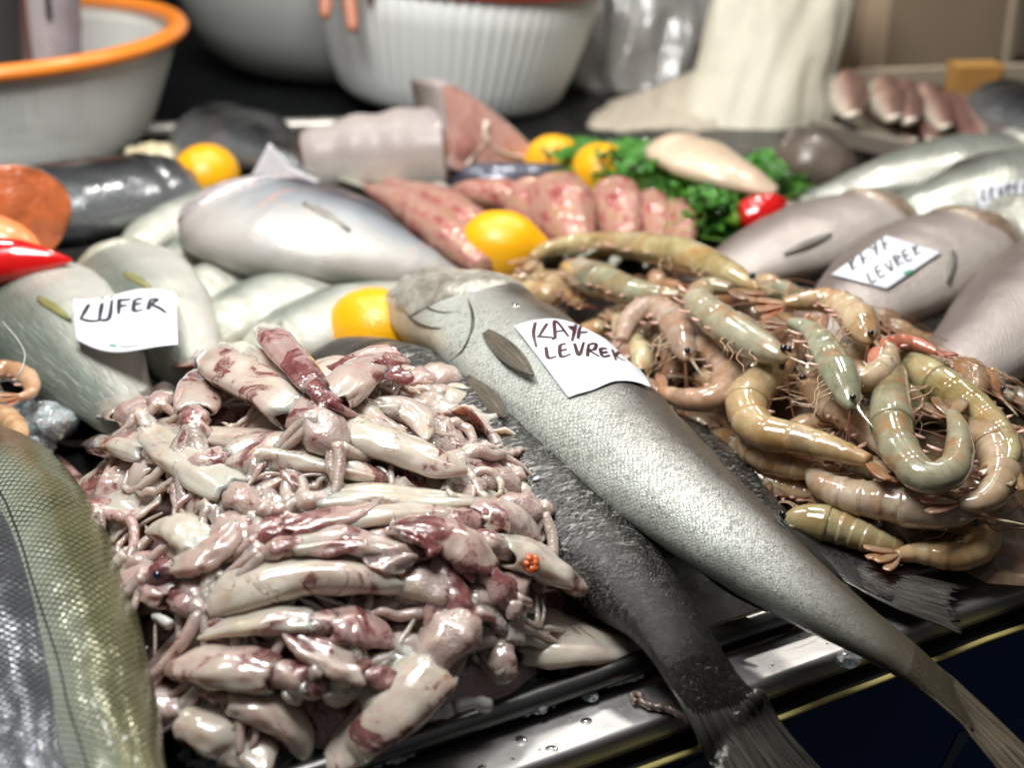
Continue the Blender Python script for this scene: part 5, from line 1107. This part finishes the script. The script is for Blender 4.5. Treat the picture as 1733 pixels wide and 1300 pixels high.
for i, (lb, a, b, c, w_) in enumerate((
    ('first small fish from the cloth bag, standing upright', (1432, 130), (1436, 160), (1442, 195), .020),
    ('pair member nearest the upright one in the small fish pile', (1492, 140), (1500, 165), (1512, 200), .020),
    ('small fish touching the crate edge, brownish head', (1525, 145), (1532, 172), (1540, 205), .018),
    ('thin red fish in the middle of the small fish pile', (1560, 150), (1578, 178), (1600, 215), .018),
    ('white bellied fish under the amber box', (1605, 168), (1630, 200), (1655, 255), .026),
    ('reddest white fish at the right end of the small fish pile', (1665, 180), (1692, 210), (1718, 258), .026),
    ('low small fish lying level in front of the pile', (1440, 195), (1490, 215), (1545, 238), .014),
    ('small fish with a white nose at the foot of the pile', (1535, 190), (1560, 212), (1580, 240), .022),
    ('pinkish small fish beneath the white bellied one', (1560, 232), (1600, 245), (1650, 255), .018))):
    q = [PD(a[0], a[1], 1.88), PD(b[0], b[1], 1.79), PD(c[0], c[1], 1.66)]
    make_fish('small_fish', lb, 'fish', q, w_*1.15, w_*.8, FM_rw, FN_pale, side=random.choice((-1, 1)), roll=.4, group=G5, ns=36, nth=20, prof=([0, .15, .5, .8, 1], [.5, .85, 1, .7, .4]), tail=False, eye=False, reg=False)
bf('dark fish lying at the far right behind the white fish', [(1660, 165, .05), (1710, 190, .05), (1760, 225, .05), (1820, 260, .04)], .05, .035, -1, .1, mat=FM_salmon, nm='dark_fish', grp=None, tail=False, eye=False, finm=FN_dark)
# ------------------------------------------------------------------ paper labels
m = N('label_paper'); co = m.coord(); m.set(Base_Color=m.mix(m.noise(40, co, 4), (.70, .73, .80), (.78, .80, .85)), Roughness=.45, Normal=m.bump(m.noise(30, co, 4), .5, .003, m.bump(m.noise(9, co, 2), .3, .006)))
M_paper = m.m
M_ink = plain('brown_black_ink', (.055, .015, .02), .4, nscale=150, namp=.6); M_ink2 = plain('black_ink', (.02, .018, .025), .4); M_green = plain('green_print', (.05, .30, .16), .5); M_greyp = plain('grey_print', (.22, .22, .24), .5)
LET = {'K': [[(.1, 0), (.0, 1)], [(.85, 1), (.08, .5)], [(.08, .5), (.9, .05)]][:0] or [[(.15, 1), (.05, 0)], [(.85, .95), (.1, .42), (.8, 0)]], 'A': [[(0, 0), (.35, 1), (.8, 0)], [(.12, .38), (.68, .38)]], 'Y': [[(0, 1), (.35, .5)], [(.75, 1), (.3, 0)]],
       'L': [[(.15, 1), (.05, .05), (.75, .0)]], 'E': [[(.7, 1), (.05, .95), (.0, .03), (.7, 0)], [(.05, .52), (.6, .55)]], 'V': [[(0, 1), (.35, 0), (.8, 1)]], 'R': [[(.05, 0), (.1, 1), (.75, .8), (.1, .5), (.8, 0)]], 'F': [[(.75, 1), (.1, .95), (.0, 0)], [(.05, .5), (.6, .52)]],
       'U': [[(0, 1), (.02, .15), (.4, 0), (.75, .2), (.8, 1)]], 'D': [[(.1, 0), (.1, 1), (.8, .6), (.1, 0)]], '.': [[(.3, 1.25), (.36, 1.22)]], ':': [[(.25, 1.28), (.28, 1.22)], [(.62, 1.28), (.65, 1.22)]]}
def strokes(word, x0, y0, x1, y1, hx, hy, wfrac=.8):
    """letters set along the line (x0,y0)-(x1,y1) in photo pixels; (hx,hy) is the letter height vector"""
    out = []; n = len(word)
    for i, ch in enumerate(word):
        bx, by = lerp(x0, x1, i/n), lerp(y0, y1, i/n); wx, wy = (x1-x0)/n*wfrac, (y1-y0)/n*wfrac
        for s_ in LET.get(ch, []): out.append([(bx+u*wx+v*hx, by+u*wy+v*hy) for u, v in s_])
    return out
def ribbon(root, nm, mat, sts, tree, width, off=.0004):
    mb = MB()
    for s_ in sts:
        q = cr([Vector((x, y, 0)) for x, y in s_], max(6, 8*len(s_))); pts = []
        for v in q:
            r = hit(v.x, v.y, [tree])
            if r is None: 
                if len(pts) > 1: break
                continue
            nn = r[1]*(1 if r[1].dot(ray(v.x, v.y)) < 0 else -1); pts.append((r[0]+nn*off, nn))
        if len(pts) < 2: continue
        C = [p for p, _ in pts]; T = tang(C); rows = []
        for i, (p, nn) in enumerate(pts):
            e = T[i].cross(nn).normalized()*(width*.5*(.75+.35*math.sin(math.pi*min(1, .15+i/len(pts))))); rows.append([p-e, p+e])
        mb.grid(rows)
    if mb.v: part(mb, nm, mat, root)
def grid_paper(name, lb, f, nu, nv_, grp='handwritten paper labels'):
    rows = [[f(u/(nu-1), v/(nv_-1)) for u in range(nu)] for v in range(nv_)]; mb = MB(); mb.grid(rows)
    root = thing(name, lb, 'label', rows[nv_//2][nu//2], grp); part(mb, 'paper', M_paper, root, solid=.0003)
    return root, BVHTree.FromPolygons([Vector(p) for p in mb.v], mb.f)
# on the pale meagre
nthL = len(RWl[0])
def ij(px, py): return surf(FRl, RWl, px, py)
a_ = ij(868, 552); b_ = ij(966, 668); c_ = ij(1108, 655)
def wrapd(x, y):
    d = (x-y) % nthL
    return d-nthL if d > nthL/2 else d
dI = a_[0]-b_[0]; dJ = wrapd(a_[1], b_[1]); cI = c_[0]-b_[0]; cJ = wrapd(c_[1], b_[1])
sJ = 1 if cJ > 0 else -1
print('LABEL', a_, b_, c_, dI, dJ, cI, cJ)
def SF(i, j):
    i = max(0, min(len(FRl)-1.001, i)); i0 = int(i); fi = i-i0; j0 = math.floor(j); fj = j-j0
    g = lambda a, b: RWl[a][b % nthL]
    p = g(i0, j0).lerp(g(i0, j0+1), fj).lerp(g(i0+1, j0).lerp(g(i0+1, j0+1), fj), fi)
    c0 = FRl[i0][0].lerp(FRl[i0+1][0], fi); return p, (p-c0).normalized()
def meagre_paper(u, v):
    # u along the lower edge b->c, v from b to a
    i = b_[0]+cI*u*(1+.25*v)+dI*v+.8*math.sin(u*7)*(1-v)*.5; j = b_[1]+cJ*u*(1+.25*v)+dJ*v+sJ*3.0*u*v
    p, nn = SF(i, j); lift = .0012+.0016*abs(noise.noise(Vector((u*3.2, v*3.2, 1))))+.0035*max(0, u-.8)*5*max(0, .35-v)
    return p+nn*lift
pl, TP = grid_paper('paper_label', 'torn paper label reading KAYA LEVREK draped over the pale meagre', meagre_paper, 40, 40)
ribbon(pl, 'lettering', M_ink, [[(906, 546), (903, 566), (908, 588)], [(926, 548), (912, 570)], [(908, 570), (934, 572), (936, 576)], [(940, 574), (938, 545), (945, 548), (962, 570)], [(941, 562), (956, 560)], [(962, 552), (970, 560), (968, 552)], [(975, 548), (968, 578)], [(978, 574), (982, 554), (992, 556), (1000, 566)], [(982, 564), (994, 562)],
   [(924, 588), (928, 606), (942, 604)], [(958, 582), (948, 586), (950, 604), (966, 600)], [(948, 594), (960, 592)], [(972, 582), (980, 602), (988, 580)], [(994, 604), (996, 584)], [(996, 584), (1008, 582), (1006, 592), (998, 594), (1014, 604)], [(1026, 590), (1016, 592), (1020, 604), (1032, 602)], [(1018, 598), (1028, 596)], [(1036, 592), (1042, 610)], [(1052, 594), (1042, 602), (1058, 612)]], TP, .0023)
# bluefish label
cA, cB, cC, cD = P(124, 504, .090), P(298, 494, .092), P(302, 588, .084), P(128, 574, .078)
def blue_paper(u, v):
    p = cA.lerp(cB, u).lerp(cD.lerp(cC, u), v); return p+Vector((0, 0, -.0035*math.sin(u*5.6+.3)*(.5+.5*(1-v))+.0025*math.sin(v*3+u*4)))+Vector((0, -.010*math.sin(u*3.1)*v, 0))
pl, TP = grid_paper('paper_label', 'white paper label reading LUFER with dots, lying on two bluefish', blue_paper, 30, 20)
ribbon(pl, 'lettering', M_ink2, [[(151, 515), (140, 534), (136, 540)], [(136, 540), (155, 544), (180, 541)], [(173, 513), (168, 542)], [(168, 542), (184, 540), (190, 508)], [(202, 506), (201, 532)], [(202, 509), (222, 507)], [(202, 519), (216, 517)], [(228, 507), (227, 526), (243, 524)], [(229, 507), (242, 506)], [(228, 516), (240, 514)], [(251, 525), (254, 508)], [(252, 508), (266, 507), (256, 516)], [(256, 516), (270, 522), (281, 530)], [(172, 506), (175, 506)], [(188, 503), (191, 503)]], TP, .0033)
ribbon(pl, 'green_print', M_green, [[(186, 584), (198, 587)]], TP, .0022); ribbon(pl, 'grey_print', M_greyp, [[(202, 587), (222, 587), (244, 584)]], TP, .0014)
# label on the rosy fish
def drape(corners, tree, fallback_z, lift=.002):
    def f(u, v):
        x = lerp(lerp(corners[0][0], corners[1][0], u), lerp(corners[3][0], corners[2][0], u), v); y = lerp(lerp(corners[0][1], corners[1][1], u), lerp(corners[3][1], corners[2][1], u), v)
        r = hit(x, y, [tree]) or hit(x, y)
        if r is None: return P(x, y, fallback_z)
        return r[0]+r[1]*(1 if r[1].dot(ray(x, y)) < 0 else -1)*lift
    return f
pl, TP = grid_paper('paper_label', 'blurred label with two lines of writing on the rosy brown headed fish', drape([(1408, 468), (1500, 402), (1592, 430), (1500, 492)], LABFISH, .08), 20, 20)
ribbon(pl, 'lettering', M_ink2, strokes('KAYA', 1444, 460, 1516, 412, -10, -19)+strokes('LEVREK', 1474, 479, 1566, 425, -9, -16), TP, .0019)
ribbon(pl, 'green_print', M_green, [[(1530, 464), (1545, 458)]], TP, .003)
pl, TP = grid_paper('paper_label', 'small label at the right edge on the dark backed silver bass', drape([(1648, 318), (1745, 306), (1752, 344), (1660, 356)], LABFISH2, .08), 16, 12)
ribbon(pl, 'lettering', M_ink2, strokes('LEVREK', 1662, 338, 1745, 324, 1, -18), TP, .0022)
# ------------------------------------------------------------------ ice, droplets, small bits
m = N('crushed_ice'); co = m.coord(); m.set(Base_Color=(.80, .86, .88), Roughness=.12, Transmission_Weight=.65, IOR=1.31, Subsurface_Weight=.2, Subsurface_Scale=.004, Normal=m.bump(m.noise(300, co, 3), .5, .001)); M_ice = m.m
def lump(mb, c, r, rnd):
    pts = []; n = 8
    rows = []
    sx, sy, sz = rnd.uniform(.7, 1.3), rnd.uniform(.7, 1.3), rnd.uniform(.5, .9); sd = rnd.uniform(0, 99)
    for i in range(6):
        a = .05+(math.pi-.1)*i/5
        rows.append([c+Vector((sx*math.sin(a)*math.cos(b), sy*math.sin(a)*math.sin(b), sz*math.cos(a)))*r*(1+.35*noise.noise(Vector((sd+i*.9, b*.9, 0)))) for b in [k*2*math.pi/n for k in range(n)]])
    mb.grid(rows, True, cap0=True, cap1=True)
def ice(name, lb, spots, kind='stuff', seed=1):
    rnd = random.Random(seed); mb = MB()
    for px, py, sx, sy, z, n, r in spots:
        for _ in range(n):
            a = rnd.uniform(0, 6.28); q = rnd.random()**.5; c = P(px+sx*q*math.cos(a), py+sy*q*math.sin(a), max(.002, z*rnd.uniform(.2, 1)*(1-q*.6))); lump(mb, c, r*rnd.uniform(.5, 1.3), rnd)
    solo(mb, name, M_ice, lb, 'ice', kind=kind, smooth=False)
ice('crushed_ice', 'crushed ice under the squid heap by the steel rim', [(830, 1175, 110, 38, .010, 420, .0032), (620, 1260, 80, 40, .008, 160, .003), (1020, 1140, 70, 20, .006, 90, .003), (420, 1270, 120, 40, .012, 160, .003)])
ice('ice_heap', 'heap of wet ice at the left edge between the squid and the orange prawns', [(85, 705, 42, 34, .055, 260, .0055), (40, 760, 45, 20, .05, 140, .005), (-10, 720, 60, 60, .045, 220, .005)], seed=2)
ice('ice_patch', 'scattered ice on the tray beneath the prawns and the right hand fish', [(1690, 700, 70, 30, .014, 180, .005), (1715, 830, 50, 70, .012, 200, .004), (1170, 400, 60, 18, .02, 120, .006), (1340, 340, 50, 14, .02, 80, .006)], seed=3)
M_drop = N('water_drop').set(Base_Color=(1, 1, 1), Roughness=.02, Transmission_Weight=1.0, IOR=1.33).m
def cap(c, nn, r, h, mat, name, lb, cat, grp):
    ax = nn.orthogonal().normalized(); ay = nn.cross(ax); mb = MB()
    mb.grid([[c+(ax*math.cos(b)+ay*math.sin(b))*(r*math.sin(a)*(1+.12*math.sin(2*b+r*9e3)))+nn*(h*math.cos(a)-.0001) for b in [k*2*math.pi/18 for k in range(18)]] for a in [.02+k*1.56/6 for k in range(7)]], True, cap0=True); solo(mb, name, mat, lb, cat, grp)
up = Vector((0, 0, 1)); Gd = 'water drops on the steel ledge'
for lb, px, py, r in (('largest water drop on the bright part of the steel ledge', 934, 1268, .0042), ('water drop just below the rim, left of the brown worm', 992, 1221, .0040), ('flat water drop nearest the rim end on the ledge', 882, 1253, .0045), ('tiny drop left of the largest one', 913, 1270, .0012), ('tiny drop on the lowest part of the ledge', 868, 1286, .0017), ('drop near the bottom edge of the photo', 815, 1300, .003), ('drop right of the worm by the dark tail', 1150, 1160, .0012)):
    cap(P(px, py, -.0022), up, r*.75, r*.24, M_drop, 'water_drop', lb, 'drop', Gd)
rng = random.Random(5)
for _ in range(60):
    a = rng.uniform(.0, .62); b = rng.uniform(-.029, -.012); cap(CO(a, b, -.0022), up, rng.uniform(.0004, .0011), .0004, M_drop, 'water_drop', 'tiny speck of water sprinkled on the steel ledge', 'drop', 'specks of water on the steel ledge')
cap(hp(1248, 1217, .0), hn(1248, 1217), .0036, .0022, M_drop, 'water_drop', 'round clear drop on the dark drooping tail', 'drop', Gd)
for lb, px, py, r in (('clear ice pellet on the steel ledge between the two tails', 1436, 1118, .006), ('small ice chip on the rim above the ledge', 1000, 1178, .0042)):
    mb = MB(); lump(mb, P(px, py, .001), r, random.Random(int(px))); solo(mb, 'ice_chip', M_ice, lb, 'ice', 'ice chips on the ledge', smooth=False)
M_gut = plain('worm_brown', (.20, .14, .11), .25, coat=.8, nscale=200, namp=.5, bscale=500, bst=.5)
mb = MB(); q = cr([P(x, y, .0005) for x, y in [(1078, 1190), (1070, 1182), (1075, 1174), (1084, 1178), (1088, 1190), (1105, 1196), (1130, 1200), (1150, 1210), (1172, 1220)]], 40); mb.tube(q, [.0016+.0009*i/39+.0004*math.sin(i*1.4) for i in range(40)], 10)
solo(mb, 'squid_scrap', M_gut, 'thin brown squiggle of squid skin on the steel ledge', 'scrap')
M_roe = plain('orange_roe', (.75, .14, .02), .3, coat=.6, nscale=100, namp=.3, bscale=200, bst=.6, bd=.002)
HSp = lambda px, py, l: onheap(HS, px, py, l)
mb = MB()
for x, y in ((896, 946), (904, 949), (900, 956), (911, 951), (893, 953), (899, 961)): lump(mb, HSp(x, y, .024), .0034, random.Random(x+y))
solo(mb, 'roe_crumb', M_roe, 'bright orange crumb of roe on the squid at the right', 'crumb', smooth=True)
M_bit = plain('white_scrap', (.72, .72, .66), .3, coat=.6, bscale=200, bst=.5, sss=.2)
for lb, pts, r in (('little white knob of cartilage beside the green fish', [(262, 1042), (275, 1050), (290, 1060)], .0036), ('soft white lump under the lower edge of the heap', [(720, 1205), (740, 1208), (762, 1200)], .005), ('white flap of squid at the tray rim, below the pink arms', [(770, 1195), (800, 1190), (825, 1195)], .005)):
    mb = MB(); mb.tube(cr([HSp(x, y, .010) for x, y in pts], 10), [r*(.75+.35*noise.noise(Vector((i*.6, r*900, 0)))) for i in range(10)], 10); solo(mb, 'white_scrap', M_bit, lb, 'scrap', 'white scraps around the heap')
mb = MB(); mb.tube(cr([P(5, 545, .092), P(30, 575, .09), P(42, 600, .088), P(36, 625, .085), P(25, 640, .08)], 40), .0004, 5); solo(mb, 'fishing_line', plain('nylon', (.6, .6, .55), .3), 'thin pale fishing line hanging over the left bluefish', 'line')
for i, (px, py) in enumerate(((876, 793), (908, 812), (835, 770))):
    c = hp(px, py, .0008); nn = hn(px, py); ax = nn.orthogonal().normalized(); ay = nn.cross(ax); mb = MB(); mb.grid([[c+(ax*math.cos(b)+ay*math.sin(b)*.6)*r+nn*(.0006-r*.1) for b in [k*2*math.pi/9+.3*i for k in range(9)]] for r in (.0003, .0028)], True, cap0=True)
    solo(mb, 'loose_scale', M_bit, ['loose pale scale on the dark fish nearest the pale one', 'second loose scale, lower on the dark fish', 'loose scale highest on the dark fish'][i], 'fish scale', 'loose scales on the dark fish', solid=.0002)
